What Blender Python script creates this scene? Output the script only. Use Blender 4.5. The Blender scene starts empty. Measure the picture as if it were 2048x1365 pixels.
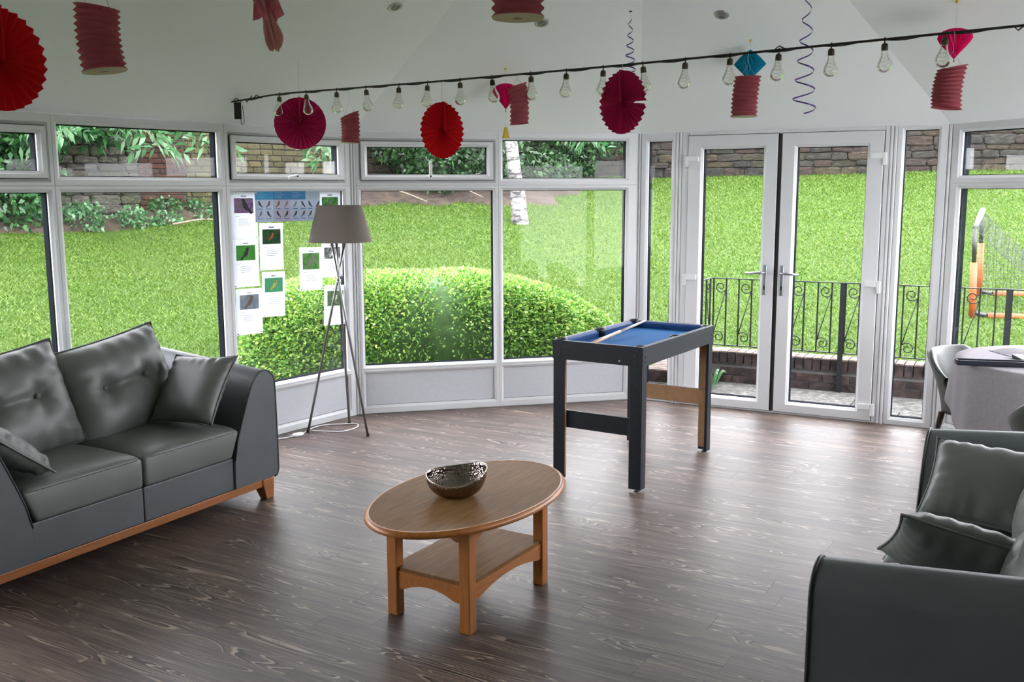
import bpy, bmesh, math, random
import numpy as np
from mathutils import Vector, Matrix

random.seed(7)
rng = np.random.default_rng(7)
PI = math.pi
SC = bpy.context.scene
COL = SC.collection

# ------------------------------------------------------------------ camera
cam_d = bpy.data.cameras.new('camera')
cam = bpy.data.objects.new('camera', cam_d)
COL.objects.link(cam)
cam_d.sensor_fit = 'HORIZONTAL'
cam_d.sensor_width = 36.0
cam_d.lens = 36.0 * 1980.0 / 2048.0
cam_d.clip_start = 0.05
cam_d.clip_end = 300
cam.location = (0, 0, 1.65)
cam.matrix_world = Matrix.Translation((0, 0, 1.65)) @ Matrix.Rotation(math.radians(90 - 8.75), 4, 'X') @ Matrix.Rotation(math.radians(-0.23), 4, 'Z')
SC.camera = cam

# ------------------------------------------------------------------ world, light, exposure
SKY = 3.2
world = bpy.data.worlds.new('overcast_sky')
SC.world = world
world.use_nodes = True
nt = world.node_tree
nt.nodes.clear()
w_out = nt.nodes.new('ShaderNodeOutputWorld')
w_bg = nt.nodes.new('ShaderNodeBackground')
w_tc = nt.nodes.new('ShaderNodeTexCoord')
w_sep = nt.nodes.new('ShaderNodeSeparateXYZ')
w_map = nt.nodes.new('ShaderNodeMapRange')      # bright thin overcast
w_map.inputs['From Min'].default_value = 0.0
w_map.inputs['From Max'].default_value = 1.0
w_map.inputs['To Min'].default_value = 0.9 * SKY
w_map.inputs['To Max'].default_value = 1.0 * SKY
w_bg.inputs['Color'].default_value = (0.98, 0.955, 1.03, 1)
nt.links.new(w_tc.outputs['Generated'], w_sep.inputs[0])
nt.links.new(w_sep.outputs['Z'], w_map.inputs['Value'])
nt.links.new(w_map.outputs['Result'], w_bg.inputs['Strength'])
nt.links.new(w_bg.outputs[0], w_out.inputs['Surface'])

SC.view_settings.view_transform = 'Standard'
SC.view_settings.look = 'None'
SC.view_settings.gamma = 1.0
SC.view_settings.use_curve_mapping = False
SC.view_settings.exposure = 2.4
try:
    SC.cycles.max_bounces = 10
    SC.cycles.diffuse_bounces = 6
    SC.cycles.transparent_max_bounces = 24
    SC.cycles.sample_clamp_indirect = 6.0
except Exception:
    pass

# ------------------------------------------------------------------ materials
MATS = {}

def srgb(r, g, b):
    f = lambda c: (c / 255) / 12.92 if c <= 10 else (((c / 255) + 0.055) / 1.055) ** 2.4
    return (f(r), f(g), f(b), 1)

def mat(name, col, rough=0.5, metal=0.0, spec=0.5, sheen=0.0):
    m = bpy.data.materials.new(name)
    m.use_nodes = True
    b = m.node_tree.nodes['Principled BSDF']
    b.inputs['Base Color'].default_value = (*col[:3], 1)
    b.inputs['Roughness'].default_value = rough
    b.inputs['Metallic'].default_value = metal
    b.inputs['Specular IOR Level'].default_value = spec
    if sheen:
        b.inputs['Sheen Weight'].default_value = sheen
    MATS[name] = m
    return m

def N(m, typ, **kw):
    n = m.node_tree.nodes.new(typ)
    for k, v in kw.items():
        setattr(n, k, v)
    return n

def LK(m, a, b):
    m.node_tree.links.new(a, b)

def bsdf(m):
    return m.node_tree.nodes['Principled BSDF']

def coords(m, which='Object', scale=(1, 1, 1), rnd=False):
    tc = N(m, 'ShaderNodeTexCoord')
    mp = N(m, 'ShaderNodeMapping')
    mp.inputs['Scale'].default_value = scale
    LK(m, tc.outputs[which], mp.inputs['Vector'])
    if rnd:
        oi = N(m, 'ShaderNodeObjectInfo')
        mul = N(m, 'ShaderNodeVectorMath', operation='SCALE')
        mul.inputs[0].default_value = (37.0, 17.0, 9.0)
        LK(m, oi.outputs['Random'], mul.inputs['Scale'])
        add = N(m, 'ShaderNodeVectorMath', operation='ADD')
        LK(m, mp.outputs[0], add.inputs[0])
        LK(m, mul.outputs[0], add.inputs[1])
        return add.outputs[0]
    return mp.outputs[0]

def noise(m, vec, scale, detail=3, rough=0.5, dist=0.0):
    n = N(m, 'ShaderNodeTexNoise')
    n.inputs['Scale'].default_value = scale
    n.inputs['Detail'].default_value = detail
    n.inputs['Roughness'].default_value = rough
    n.inputs['Distortion'].default_value = dist
    LK(m, vec, n.inputs['Vector'])
    return n.outputs['Fac']

def ramp(m, fac, stops, interp='LINEAR'):
    r = N(m, 'ShaderNodeValToRGB')
    r.color_ramp.interpolation = interp
    els = r.color_ramp.elements
    while len(els) < len(stops):
        els.new(0.5)
    for e, (p, c) in zip(els, stops):
        e.position = p
        e.color = (*c[:3], 1)
    LK(m, fac, r.inputs['Fac'])
    return r.outputs['Color']

def mix(m, fac, a, b, mode='MIX'):
    n = N(m, 'ShaderNodeMix', data_type='RGBA', blend_type=mode)
    if isinstance(fac, (int, float)):
        n.inputs[0].default_value = fac
    else:
        LK(m, fac, n.inputs[0])
    for s, x in ((6, a), (7, b)):
        if isinstance(x, tuple):
            n.inputs[s].default_value = (*x[:3], 1)
        else:
            LK(m, x, n.inputs[s])
    return n.outputs[2]

def bump(m, h, strength=0.2, dist=0.01):
    b = N(m, 'ShaderNodeBump')
    b.inputs['Strength'].default_value = strength
    b.inputs['Distance'].default_value = dist
    LK(m, h, b.inputs['Height'])
    LK(m, b.outputs[0], bsdf(m).inputs['Normal'])

def noisy(name, c0, c1, scale, rough=0.6, vec=(1, 1, 1), detail=4, bstr=0.0, bdist=0.005, spec=0.4, rnd=False, lo=0.3, hi=0.7, metal=0.0):
    m = mat(name, c0, rough, metal, spec)
    v = coords(m, 'Object', vec, rnd)
    f = noise(m, v, scale, detail)
    LK(m, ramp(m, f, [(lo, c0), (hi, c1)]), bsdf(m).inputs['Base Color'])
    if bstr:
        bump(m, f, bstr, bdist)
    return m

def glass(name, tint=(0.93, 0.97, 0.95), ior=1.45, rough=0.0, gain=1.0):
    m = bpy.data.materials.new(name)
    m.use_nodes = True
    t = m.node_tree
    t.nodes.clear()
    o = t.nodes.new('ShaderNodeOutputMaterial')
    mx = t.nodes.new('ShaderNodeMixShader')
    tr = t.nodes.new('ShaderNodeBsdfTransparent')
    gl = t.nodes.new('ShaderNodeBsdfGlossy')
    fr = t.nodes.new('ShaderNodeFresnel')
    fr.inputs['IOR'].default_value = ior
    tr.inputs['Color'].default_value = (*tint, 1)
    gl.inputs['Roughness'].default_value = rough
    ml = t.nodes.new('ShaderNodeMath')
    ml.operation = 'MULTIPLY'
    ml.inputs[1].default_value = gain
    t.links.new(fr.outputs[0], ml.inputs[0])
    t.links.new(ml.outputs[0], mx.inputs[0])
    t.links.new(tr.outputs[0], mx.inputs[1])
    t.links.new(gl.outputs[0], mx.inputs[2])
    t.links.new(mx.outputs[0], o.inputs['Surface'])
    MATS[name] = m
    return m

def leafmat(name, cols, rough=0.45, trans=0.25):
    m = mat(name, cols[0], rough, 0, 0.35)
    g = N(m, 'ShaderNodeNewGeometry')
    n = len(cols)
    c = ramp(m, g.outputs['Random Per Island'], [(i / max(1, n - 1), cc) for i, cc in enumerate(cols)])
    LK(m, c, bsdf(m).inputs['Base Color'])
    if trans:
        t = m.node_tree
        tl = t.nodes.new('ShaderNodeBsdfTranslucent')
        mx = t.nodes.new('ShaderNodeMixShader')
        mx.inputs[0].default_value = trans
        LK(m, c, tl.inputs['Color'])
        out = [x for x in t.nodes if x.type == 'OUTPUT_MATERIAL'][0]
        LK(m, bsdf(m).outputs[0], mx.inputs[1])
        LK(m, tl.outputs[0], mx.inputs[2])
        LK(m, mx.outputs[0], out.inputs['Surface'])
    return m

upvc = mat('white_upvc', (0.66, 0.665, 0.685), 0.32, 0, 0.5)
panelm = noisy('upvc_panel', (0.55, 0.56, 0.60), (0.59, 0.60, 0.64), 60, 0.5)
gasket_and_gap = mat('black_gasket_and_gap', (0.006, 0.007, 0.009), 0.8, 0, 0.1)  # rubber seals, and the painted shade in sash and door gaps
spacer = mat('dark_spacer', (0.006, 0.008, 0.012), 0.9, 0, 0.03)
pane_m = glass('window_glass', (0.975, 0.992, 0.985), 1.42, 0.0, 0.22)
ceil_m = noisy('ceiling_paint', (0.85, 0.875, 0.89), (0.88, 0.905, 0.92), 220, 0.85, bstr=0.05, bdist=0.001, spec=0.2)
wall_m = noisy('wall_paint', (0.62, 0.61, 0.58), (0.66, 0.65, 0.62), 40, 0.85)
steel = mat('brushed_steel', (0.42, 0.43, 0.45), 0.28, 1.0)
chrome = mat('lamp_steel', (0.36, 0.36, 0.36), 0.3, 1.0)
black_m = mat('black_plastic', (0.012, 0.012, 0.013), 0.45)
white_p = mat('white_plastic', (0.75, 0.75, 0.76), 0.35)
paper_w = mat('white_paper', (0.78, 0.79, 0.84), 0.7, 0, 0.2)
ink = mat('black_ink', (0.03, 0.03, 0.035), 0.7)
ink_g = mat('grey_ink', (0.33, 0.33, 0.36), 0.7)

def translucent_mix(m, col, fac):
    t = m.node_tree
    tl = t.nodes.new('ShaderNodeBsdfTranslucent')
    tl.inputs['Color'].default_value = (*col[:3], 1)
    mx = t.nodes.new('ShaderNodeMixShader')
    mx.inputs[0].default_value = fac
    out = [x for x in t.nodes if x.type == 'OUTPUT_MATERIAL'][0]
    t.links.new(bsdf(m).outputs[0], mx.inputs[1])
    t.links.new(tl.outputs[0], mx.inputs[2])
    t.links.new(mx.outputs[0], out.inputs['Surface'])
    return m
translucent_mix(paper_w, (0.84, 0.86, 0.93), 0.5)

def leather(name, c0, c1):
    m = mat(name, c0, 0.44, 0, 0.5)
    v = coords(m, 'Object', (1, 1, 1), True)
    f = noise(m, v, 5, 4)
    LK(m, ramp(m, f, [(0.3, c0), (0.7, c1)]), bsdf(m).inputs['Base Color'])
    bump(m, noise(m, v, 380, 2), 0.12, 0.002)
    return m
leather_m = leather('grey_green_leather', (0.09676, 0.1082, 0.1), (0.1148, 0.1263, 0.1173))
fabric_m = leather('grey_blue_upholstery', (0.068, 0.078, 0.086), (0.080, 0.091, 0.10))
pipe_m = mat('dark_piping', (0.02, 0.022, 0.024), 0.5)
cherry = noisy('cherry_wood', (0.2706, 0.0943, 0.0287), (0.328, 0.1271, 0.041), 6, 0.35, (1, 12, 12), 4)
beech = noisy('golden_wood', (0.31, 0.105, 0.022), (0.40, 0.15, 0.036), 5, 0.36, (14, 14, 1.5), 4)
beech_x = noisy('golden_wood_rail', (0.31, 0.105, 0.022), (0.41, 0.155, 0.037), 5, 0.36, (1.5, 14, 14), 4)
veneer = mat('table_veneer', (0.3, 0.19, 0.11), 0.55, 0, 0.06)
_v = coords(veneer, 'Object', (1.2, 22, 1))
_f = noise(veneer, _v, 4.5, 5, 0.6, 0.6)
LK(veneer, ramp(veneer, _f, [(0.3, (0.14, 0.068, 0.026)), (0.55, (0.195, 0.103, 0.042)), (0.72, (0.235, 0.132, 0.058))]), bsdf(veneer).inputs['Base Color'])
pool_blk = noisy('pool_black', (0.010, 0.013, 0.018), (0.015, 0.018, 0.024), 30, 0.5, spec=0.25)
felt = noisy('blue_felt', (0.010, 0.115, 0.33), (0.014, 0.14, 0.39), 140, 0.85, spec=0.15)
felt_d = mat('blue_cushion', (0.005, 0.05, 0.18), 0.6)
mdf = noisy('raw_mdf', (0.246, 0.1353, 0.0615), (0.2952, 0.164, 0.0779), 40, 0.7)
cue_m = mat('cue_wood', (0.5, 0.33, 0.2), 0.35)
shade_m = noisy('taupe_shade', (0.1727, 0.1439, 0.1279), (0.1919, 0.1599, 0.1439), 120, 0.8, spec=0.2)
cloth_m = noisy('lilac_grey_cloth', (0.245, 0.225, 0.245), (0.285, 0.262, 0.285), 60, 0.85, spec=0.2)
bronze = mat('hammered_bronze', (0.27, 0.225, 0.205), 0.12, 1.0)
_v = coords(bronze, 'Object', (1, 1, 1))
_vo = N(bronze, 'ShaderNodeTexVoronoi')
_vo.inputs['Scale'].default_value = 105
LK(bronze, _v, _vo.inputs['Vector'])
bump(bronze, _vo.outputs['Distance'], 0.6, 0.004)

def paper(name, c, fac=0.3, rough=0.75):
    return translucent_mix(mat(name, c, rough, 0, 0.15), tuple(min(1, x * 1.1) for x in c[:3]), fac)
red_p = paper('red_paper', (0.66, 0.012, 0.024), 0.4)
crimson_p = paper('crimson_paper', (0.56, 0.030, 0.15), 0.4)
pink_p = paper('dusky_pink_paper', (0.60, 0.165, 0.215), 0.4)
palepink = paper('pale_pink_paper', (0.62, 0.30, 0.30))
hot_p = paper('hot_pink_tissue', (0.75, 0.012, 0.16))
blue_p = paper('turquoise_tissue', (0.012, 0.30, 0.46))
cream_c = mat('cream_card', (0.62, 0.55, 0.36), 0.8)
yellow_m = mat('yellow_tag', (0.6, 0.42, 0.01), 0.5)
purple_f = mat('purple_foil', (0.16, 0.07, 0.34), 0.25, 0.9)
thread_m = mat('white_thread', (0.5, 0.5, 0.5), 0.8)
tape_m = mat('grey_tape', (0.40, 0.42, 0.42), 0.5)
bulb_g = glass('bulb_glass', (0.97, 0.975, 0.95), 1.45, 0.03, 0.9)
brass = mat('aged_brass', (0.09, 0.075, 0.055), 0.4, 0.8)

# floor planks: grey brown wood print, each plank shifted
plank_m = mat('wood_plank_vinyl', (0.2, 0.15, 0.12), 0.44, 0, 0.28)
_m = plank_m
_v = coords(_m, 'Object', (0.62, 6.0, 1.0), True)
_rings = noise(_m, _v, 2.2, 1.0, 0.4, 0.5)
_mul = N(_m, 'ShaderNodeMath', operation='MULTIPLY'); _mul.inputs[1].default_value = 17.0
LK(_m, _rings, _mul.inputs[0])
_fr = N(_m, 'ShaderNodeMath', operation='FRACT'); LK(_m, _mul.outputs[0], _fr.inputs[0])
_line = ramp(_m, _fr.outputs[0], [(0.0, (0, 0, 0)), (0.28, (0, 0, 0)), (0.46, (1, 1, 1)), (0.56, (1, 1, 1)), (0.60, (0, 0, 0))])
_dk = ramp(_m, _fr.outputs[0], [(0.57, (0, 0, 0)), (0.62, (1, 1, 1)), (0.72, (0.8, 0.8, 0.8)), (0.88, (0, 0, 0))])
_where = ramp(_m, _rings, [(0.52, (0, 0, 0)), (0.575, (1, 1, 1))])
_lw = mix(_m, 1.0, _line, _where, 'MULTIPLY')
_dw = mix(_m, 1.0, _dk, _where, 'MULTIPLY')
_v2 = coords(_m, 'Object', (1.6, 42, 1), True)
_fine = noise(_m, _v2, 3.0, 4, 0.65)
_v3 = coords(_m, 'Object', (0.5, 9, 1), True)
_wide = noise(_m, _v3, 2.5, 2, 0.5)
_base = ramp(_m, _fine, [(0.26, (0.040, 0.0275, 0.0225)), (0.5, (0.090, 0.066, 0.055)), (0.76, (0.170, 0.132, 0.112))])
_base = mix(_m, 1.0, _base, ramp(_m, _wide, [(0.3, (0.68, 0.68, 0.70)), (0.7, (1.28, 1.25, 1.22))]), 'MULTIPLY')
_oi = N(_m, 'ShaderNodeObjectInfo')
_tone = ramp(_m, _oi.outputs['Random'], [(0.0, (0.80, 0.80, 0.82)), (1.0, (1.18, 1.14, 1.10))])
_base = mix(_m, 1.0, _base, _tone, 'MULTIPLY')
_c1 = mix(_m, _lw, _base, (0.31, 0.24, 0.195))
_sep = N(_m, 'ShaderNodeMath', operation='MULTIPLY'); _sep.inputs[1].default_value = 0.85
_bw = N(_m, 'ShaderNodeRGBToBW'); LK(_m, _dw, _bw.inputs[0]); LK(_m, _bw.outputs[0], _sep.inputs[0])
_c2 = mix(_m, _sep.outputs[0], _c1, (0.012, 0.009, 0.0075))
LK(_m, _c2, bsdf(_m).inputs['Base Color'])
bump(_m, _fine, 0.10, 0.0008)

# outdoor materials
lawn_m = mat('lawn_soil_green', (0.1, 0.2, 0.03), 0.9, 0, 0.1)
_v = coords(lawn_m, 'Object', (1, 1, 1))
_a = noise(lawn_m, _v, 55, 5, 0.7)
_b = noise(lawn_m, _v, 0.5, 3)
_ca = ramp(lawn_m, _a, [(0.3, (0.018, 0.044, 0.0055)), (0.55, (0.042, 0.084, 0.011)), (0.75, (0.072, 0.116, 0.02))])
LK(lawn_m, mix(lawn_m, ramp(lawn_m, _b, [(0.4, (0, 0, 0)), (0.65, (0.35, 0.35, 0.35))]), _ca, (0.07, 0.09, 0.022)), bsdf(lawn_m).inputs['Base Color'])
bump(lawn_m, _a, 0.8, 0.05)
blade_m = leafmat('grass_blades', [(0.026, 0.068, 0.006), (0.056, 0.118, 0.010), (0.084, 0.150, 0.016), (0.112, 0.160, 0.030)], 0.55, 0.35)
hedge_m = leafmat('hedge_leaves', [(0.04189, 0.1257, 0.02666), (0.1104, 0.257, 0.04189), (0.219, 0.3808, 0.06474), (0.3808, 0.495, 0.1257)], 0.35, 0.25)
twig_m = noisy('twig_brown', (0.06, 0.035, 0.02), (0.14, 0.09, 0.055), 20, 0.8)
stick_m = noisy('dead_stick', (0.112, 0.084, 0.0624), (0.168, 0.136, 0.104), 20, 0.8)
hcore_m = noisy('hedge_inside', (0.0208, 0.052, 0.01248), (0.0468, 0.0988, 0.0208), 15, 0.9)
ivy_m = leafmat('ivy_leaves', [(0.0064, 0.032, 0.0096), (0.0144, 0.06, 0.0176), (0.0288, 0.096, 0.0272), (0.064, 0.152, 0.052)], 0.35, 0.2)
ash_m = leafmat('ash_leaves', [(0.024, 0.088, 0.028), (0.056, 0.144, 0.056), (0.112, 0.208, 0.104)], 0.35, 0.3)
dark_l = leafmat('shrub_leaves', [(0.0064, 0.0224, 0.0064), (0.0128, 0.0416, 0.0112), (0.032, 0.08, 0.0224)], 0.45, 0.2)
birch_m = mat('birch_bark', (0.6, 0.57, 0.55), 0.7)
_v = coords(birch_m, 'Object', (2.0, 2.0, 5.0))
_f = noise(birch_m, _v, 3.2, 5, 0.65)
LK(birch_m, ramp(birch_m, _f, [(0.42, (0.02, 0.018, 0.018)), (0.49, (0.12, 0.113, 0.112)), (0.62, (0.22, 0.205, 0.205))]), bsdf(birch_m).inputs['Base Color'])
bump(birch_m, _f, 0.5, 0.03)
bark_m = noisy('brown_bark', (0.055, 0.03, 0.02), (0.14, 0.08, 0.055), 6, 0.9, (3, 3, 0.6), 5, 0.6, 0.04)

def stonemat(name, cols, scale=3.0, bstr=0.5):
    m = mat(name, cols[0], 0.9, 0, 0.2)
    oi = N(m, 'ShaderNodeObjectInfo')
    n = len(cols)
    c = ramp(m, oi.outputs['Random'], [(i / (n - 1), k) for i, k in enumerate(cols)])
    v = coords(m, 'Object', (1, 1, 1), True)
    f = noise(m, v, scale, 5, 0.65)
    c2 = mix(m, 1.0, c, ramp(m, f, [(0.28, (0.25, 0.26, 0.23)), (0.5, (0.9, 0.9, 0.88)), (0.72, (1.9, 1.85, 1.8))]), 'MULTIPLY')
    LK(m, c2, bsdf(m).inputs['Base Color'])
    bump(m, f, bstr, 0.03)
    return m
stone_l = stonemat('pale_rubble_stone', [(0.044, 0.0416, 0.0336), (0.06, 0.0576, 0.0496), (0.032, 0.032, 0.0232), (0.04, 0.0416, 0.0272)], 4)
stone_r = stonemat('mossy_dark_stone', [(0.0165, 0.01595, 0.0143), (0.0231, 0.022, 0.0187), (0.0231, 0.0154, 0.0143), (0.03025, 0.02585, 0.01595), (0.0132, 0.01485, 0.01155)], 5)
brick_y = stonemat('yellow_brick', [(0.0544, 0.0464, 0.0224), (0.0704, 0.0608, 0.0304), (0.04, 0.036, 0.0184), (0.06, 0.0528, 0.0288)], 9)
brick_r = stonemat('old_red_brick', [(0.04, 0.016, 0.0128), (0.0544, 0.0224, 0.0168), (0.0288, 0.0144, 0.012), (0.048, 0.0288, 0.0248)], 9)
brick_p = stonemat('brown_patio_brick', [(0.0208, 0.0152, 0.0144), (0.0288, 0.02, 0.0184), (0.024, 0.0192, 0.02), (0.0336, 0.0224, 0.02)], 12, 0.3)
brick_cap = stonemat('pale_top_brick', [(0.12, 0.092, 0.0784), (0.144, 0.112, 0.096), (0.104, 0.08, 0.072)], 12, 0.3)
mortar = noisy('dark_mortar', (0.0176, 0.0168, 0.0144), (0.0304, 0.0288, 0.024), 12, 0.95, bstr=0.4, bdist=0.01)
mortar_p = noisy('grey_mortar', (0.068, 0.0656, 0.064), (0.096, 0.092, 0.088), 25, 0.95)
slab_m = stonemat('grey_paving', [(0.072, 0.0704, 0.0664), (0.084, 0.0816, 0.0768), (0.0656, 0.0656, 0.0624)], 20, 0.15)
soil_m = noisy('bare_soil', (0.0128, 0.0088, 0.0056), (0.0496, 0.0336, 0.0224), 7, 0.95, detail=6, bstr=0.8, bdist=0.06)
iron_m = mat('black_iron', (0.004, 0.006, 0.006), 0.6, 0.0, 0.25)
orange_m = mat('orange_sleeve', (0.26, 0.058, 0.012), 0.6)
goal_w = mat('goal_white', (0.27, 0.26, 0.25), 0.6)

# ------------------------------------------------------------------ geometry helpers
class MB:
    def __init__(s):
        s.v = []
        s.f = []

    def add(s, vs, fs, M=None):
        o = len(s.v)
        if M is not None:
            vs = [M @ Vector(p) for p in vs]
        s.v += [tuple(p) for p in vs]
        s.f += [tuple(i + o for i in f) for f in fs]
        return s

    def box(s, x0, x1, y0, y1, z0, z1, M=None):
        vs = [(x, y, z) for z in (z0, z1) for y in (y0, y1) for x in (x0, x1)]
        fs = [(0, 2, 3, 1), (4, 5, 7, 6), (0, 1, 5, 4), (2, 6, 7, 3), (0, 4, 6, 2), (1, 3, 7, 5)]
        return s.add(vs, fs, M)

    def prism(s, poly, z0, z1, M=None):
        n = len(poly)
        vs = [(p[0], p[1], z0) for p in poly] + [(p[0], p[1], z1) for p in poly]
        fs = [tuple(range(n - 1, -1, -1)), tuple(range(n, 2 * n))] + [(i, (i + 1) % n, n + (i + 1) % n, n + i) for i in range(n)]
        return s.add(vs, fs, M)

    def tube(s, pts, r, seg=8, cap=True, closed=False, M=None):
        pts = [Vector(p) for p in pts]
        n = len(pts)
        rs = r if isinstance(r, (list, tuple)) else [r] * n
        ref = None
        vs = []
        for i, p in enumerate(pts):
            if closed:
                t = pts[(i + 1) % n] - pts[i - 1]
            else:
                t = pts[min(i + 1, n - 1)] - pts[max(i - 1, 0)]
            t.normalize()
            if ref is None:
                ref = Vector((0, 0, 1)) if abs(t.z) < 0.9 else Vector((1, 0, 0))
            a = ref - t * ref.dot(t)
            if a.length < 1e-6:
                a = t.orthogonal()
            a.normalize()
            b = t.cross(a)
            ref = a
            for k in range(seg):
                th = 2 * PI * k / seg
                vs.append(p + (a * math.cos(th) + b * math.sin(th)) * rs[i])
        fs = []
        m = n if closed else n - 1
        for i in range(m):
            j = (i + 1) % n
            for k in range(seg):
                k2 = (k + 1) % seg
                fs.append((i * seg + k, i * seg + k2, j * seg + k2, j * seg + k))
        if cap and not closed:
            fs.append(tuple(range(seg - 1, -1, -1)))
            fs.append(tuple((n - 1) * seg + k for k in range(seg)))
        return s.add(vs, fs, M)

    def lathe(s, prof, seg=24, M=None, capb=False, capt=False):
        n = len(prof)
        vs = [(r * math.cos(2 * PI * k / seg), r * math.sin(2 * PI * k / seg), z) for r, z in prof for k in range(seg)]
        fs = [(i * seg + k, i * seg + (k + 1) % seg, (i + 1) * seg + (k + 1) % seg, (i + 1) * seg + k) for i in range(n - 1) for k in range(seg)]
        if capb:
            fs.append(tuple(range(seg - 1, -1, -1)))
        if capt:
            fs.append(tuple((n - 1) * seg + k for k in range(seg)))
        return s.add(vs, fs, M)

    def grid(s, fn, nu, nv, cu=False, M=None):
        vs = [fn(i / (nu if cu else nu - 1), j / (nv - 1)) for i in range(nu) for j in range(nv)]
        fs = []
        for i in range(nu if cu else nu - 1):
            i2 = (i + 1) % nu
            for j in range(nv - 1):
                fs.append((i * nv + j, i2 * nv + j, i2 * nv + j + 1, i * nv + j + 1))
        return s.add(vs, fs, M)

    def mesh(s, name, smooth=False):
        me = bpy.data.meshes.new(name)
        me.from_pydata(s.v, [], s.f)
        me.update()
        if smooth:
            me.polygons.foreach_set('use_smooth', [True] * len(me.polygons))
        return me

    def build(s, name, m, parent=None, smooth=False, bevel=0.0, seg=2, loc=None, rot=None):
        me = s.mesh(name, smooth)
        me.materials.append(m)
        o = bpy.data.objects.new(name, me)
        COL.objects.link(o)
        if parent is not None:
            o.parent = parent
        if loc is not None:
            o.location = loc
        if rot is not None:
            o.rotation_euler = rot
        if bevel:
            b = o.modifiers.new('bevel', 'BEVEL')
            b.width = bevel
            b.segments = seg
            b.limit_method = 'ANGLE'
            b.angle_limit = math.radians(35)
        return o

def tag(o, label, cat, group=None):
    o['label'] = label
    o['category'] = cat
    if group:
        o['group'] = group
    return o

def thing(name, label, cat, loc=(0, 0, 0), rz=0.0, group=None):
    o = bpy.data.objects.new(name, None)
    o.empty_display_size = 0.1
    COL.objects.link(o)
    o.location = loc
    o.rotation_euler = (0, 0, rz)
    return tag(o, label, cat, group)

def struct(o):
    o['kind'] = 'structure'
    return o

def sempty(name, loc=(0, 0, 0), rz=0.0):
    o = bpy.data.objects.new(name, None)
    o.empty_display_size = 0.1
    COL.objects.link(o)
    o.location = loc
    o.rotation_euler = (0, 0, rz)
    return struct(o)

def recalc(me):
    bm = bmesh.new()
    bm.from_mesh(me)
    bmesh.ops.recalc_face_normals(bm, faces=bm.faces)
    bm.to_mesh(me)
    bm.free()

def U(d):
    return np.array([math.cos(math.radians(d)), math.sin(math.radians(d))])

# ------------------------------------------------------------------ plan of the room
c1 = np.array([-1.132, 7.174])
c2 = np.array([0.981, 7.678])
c3 = np.array([2.901, 6.661])
c4 = c3 + 3.0 * U(-67.5)
BACK = -1.5
c5 = c4 - U(53.2) * (c4 @ U(53.2) - BACK)
c6 = c1 - U(53.2) * (c1 @ U(53.2) - BACK)
ROOM = [c1, c2, c3, c4, c5, c6]
FAC = [(c6, c1), (c1, c2), (c2, c3), (c3, c4), (c4, c5)]
EAVE, PITCH = 2.06, 0.479

def fdist(i, p):
    a, b = FAC[i]
    d = (b - a) / np.linalg.norm(b - a)
    return float((np.array(p[:2]) - a) @ np.array([d[1], -d[0]]))

def ceil_z(p):
    return EAVE + PITCH * min(fdist(i, p) for i in range(5))

def clip(poly, n, c):
    """keep the part of a convex polygon with n.p <= c"""
    out = []
    for i in range(len(poly)):
        p, q = np.array(poly[i]), np.array(poly[(i + 1) % len(poly)])
        dp, dq = n @ p - c, n @ q - c
        if dp <= 0:
            out.append(p)
        if dp * dq < 0:
            out.append(p + (q - p) * dp / (dp - dq))
    return out

# ceiling: one sloping plane rising from each wall
def fplane(i):
    a, b = FAC[i]
    d = (b - a) / np.linalg.norm(b - a)
    n = np.array([d[1], -d[0]])
    return n, -float(n @ a)
mb = MB()
for i in range(5):
    poly = [p.copy() for p in ROOM]
    ni, ki = fplane(i)
    for j in range(5):
        if j != i and poly:
            nj, kj = fplane(j)
            poly = clip(poly, ni - nj, kj - ki)
    if len(poly) > 2:
        low = [(p[0], p[1], EAVE + PITCH * fdist(i, p)) for p in poly]
        hi = [(x, y, z + 0.12) for x, y, z in low]
        k = len(low)
        mb.add(low + hi, [tuple(range(k - 1, -1, -1)) if False else tuple(range(k)), tuple(range(2 * k - 1, k - 1, -1))])
ceiling = struct(mb.build('ceiling', ceil_m))
recalc(ceiling.data)

# back wall of the house (behind the viewer)
d56 = c6 - c5
L56 = float(np.linalg.norm(d56))
mb = MB().box(0, L56, 0.0, 0.2, -0.1, 3.75)
struct(mb.build('wall_back', wall_m, loc=(c5[0], c5[1], 0), rot=(0, 0, math.atan2(d56[1], d56[0]) )))

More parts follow.
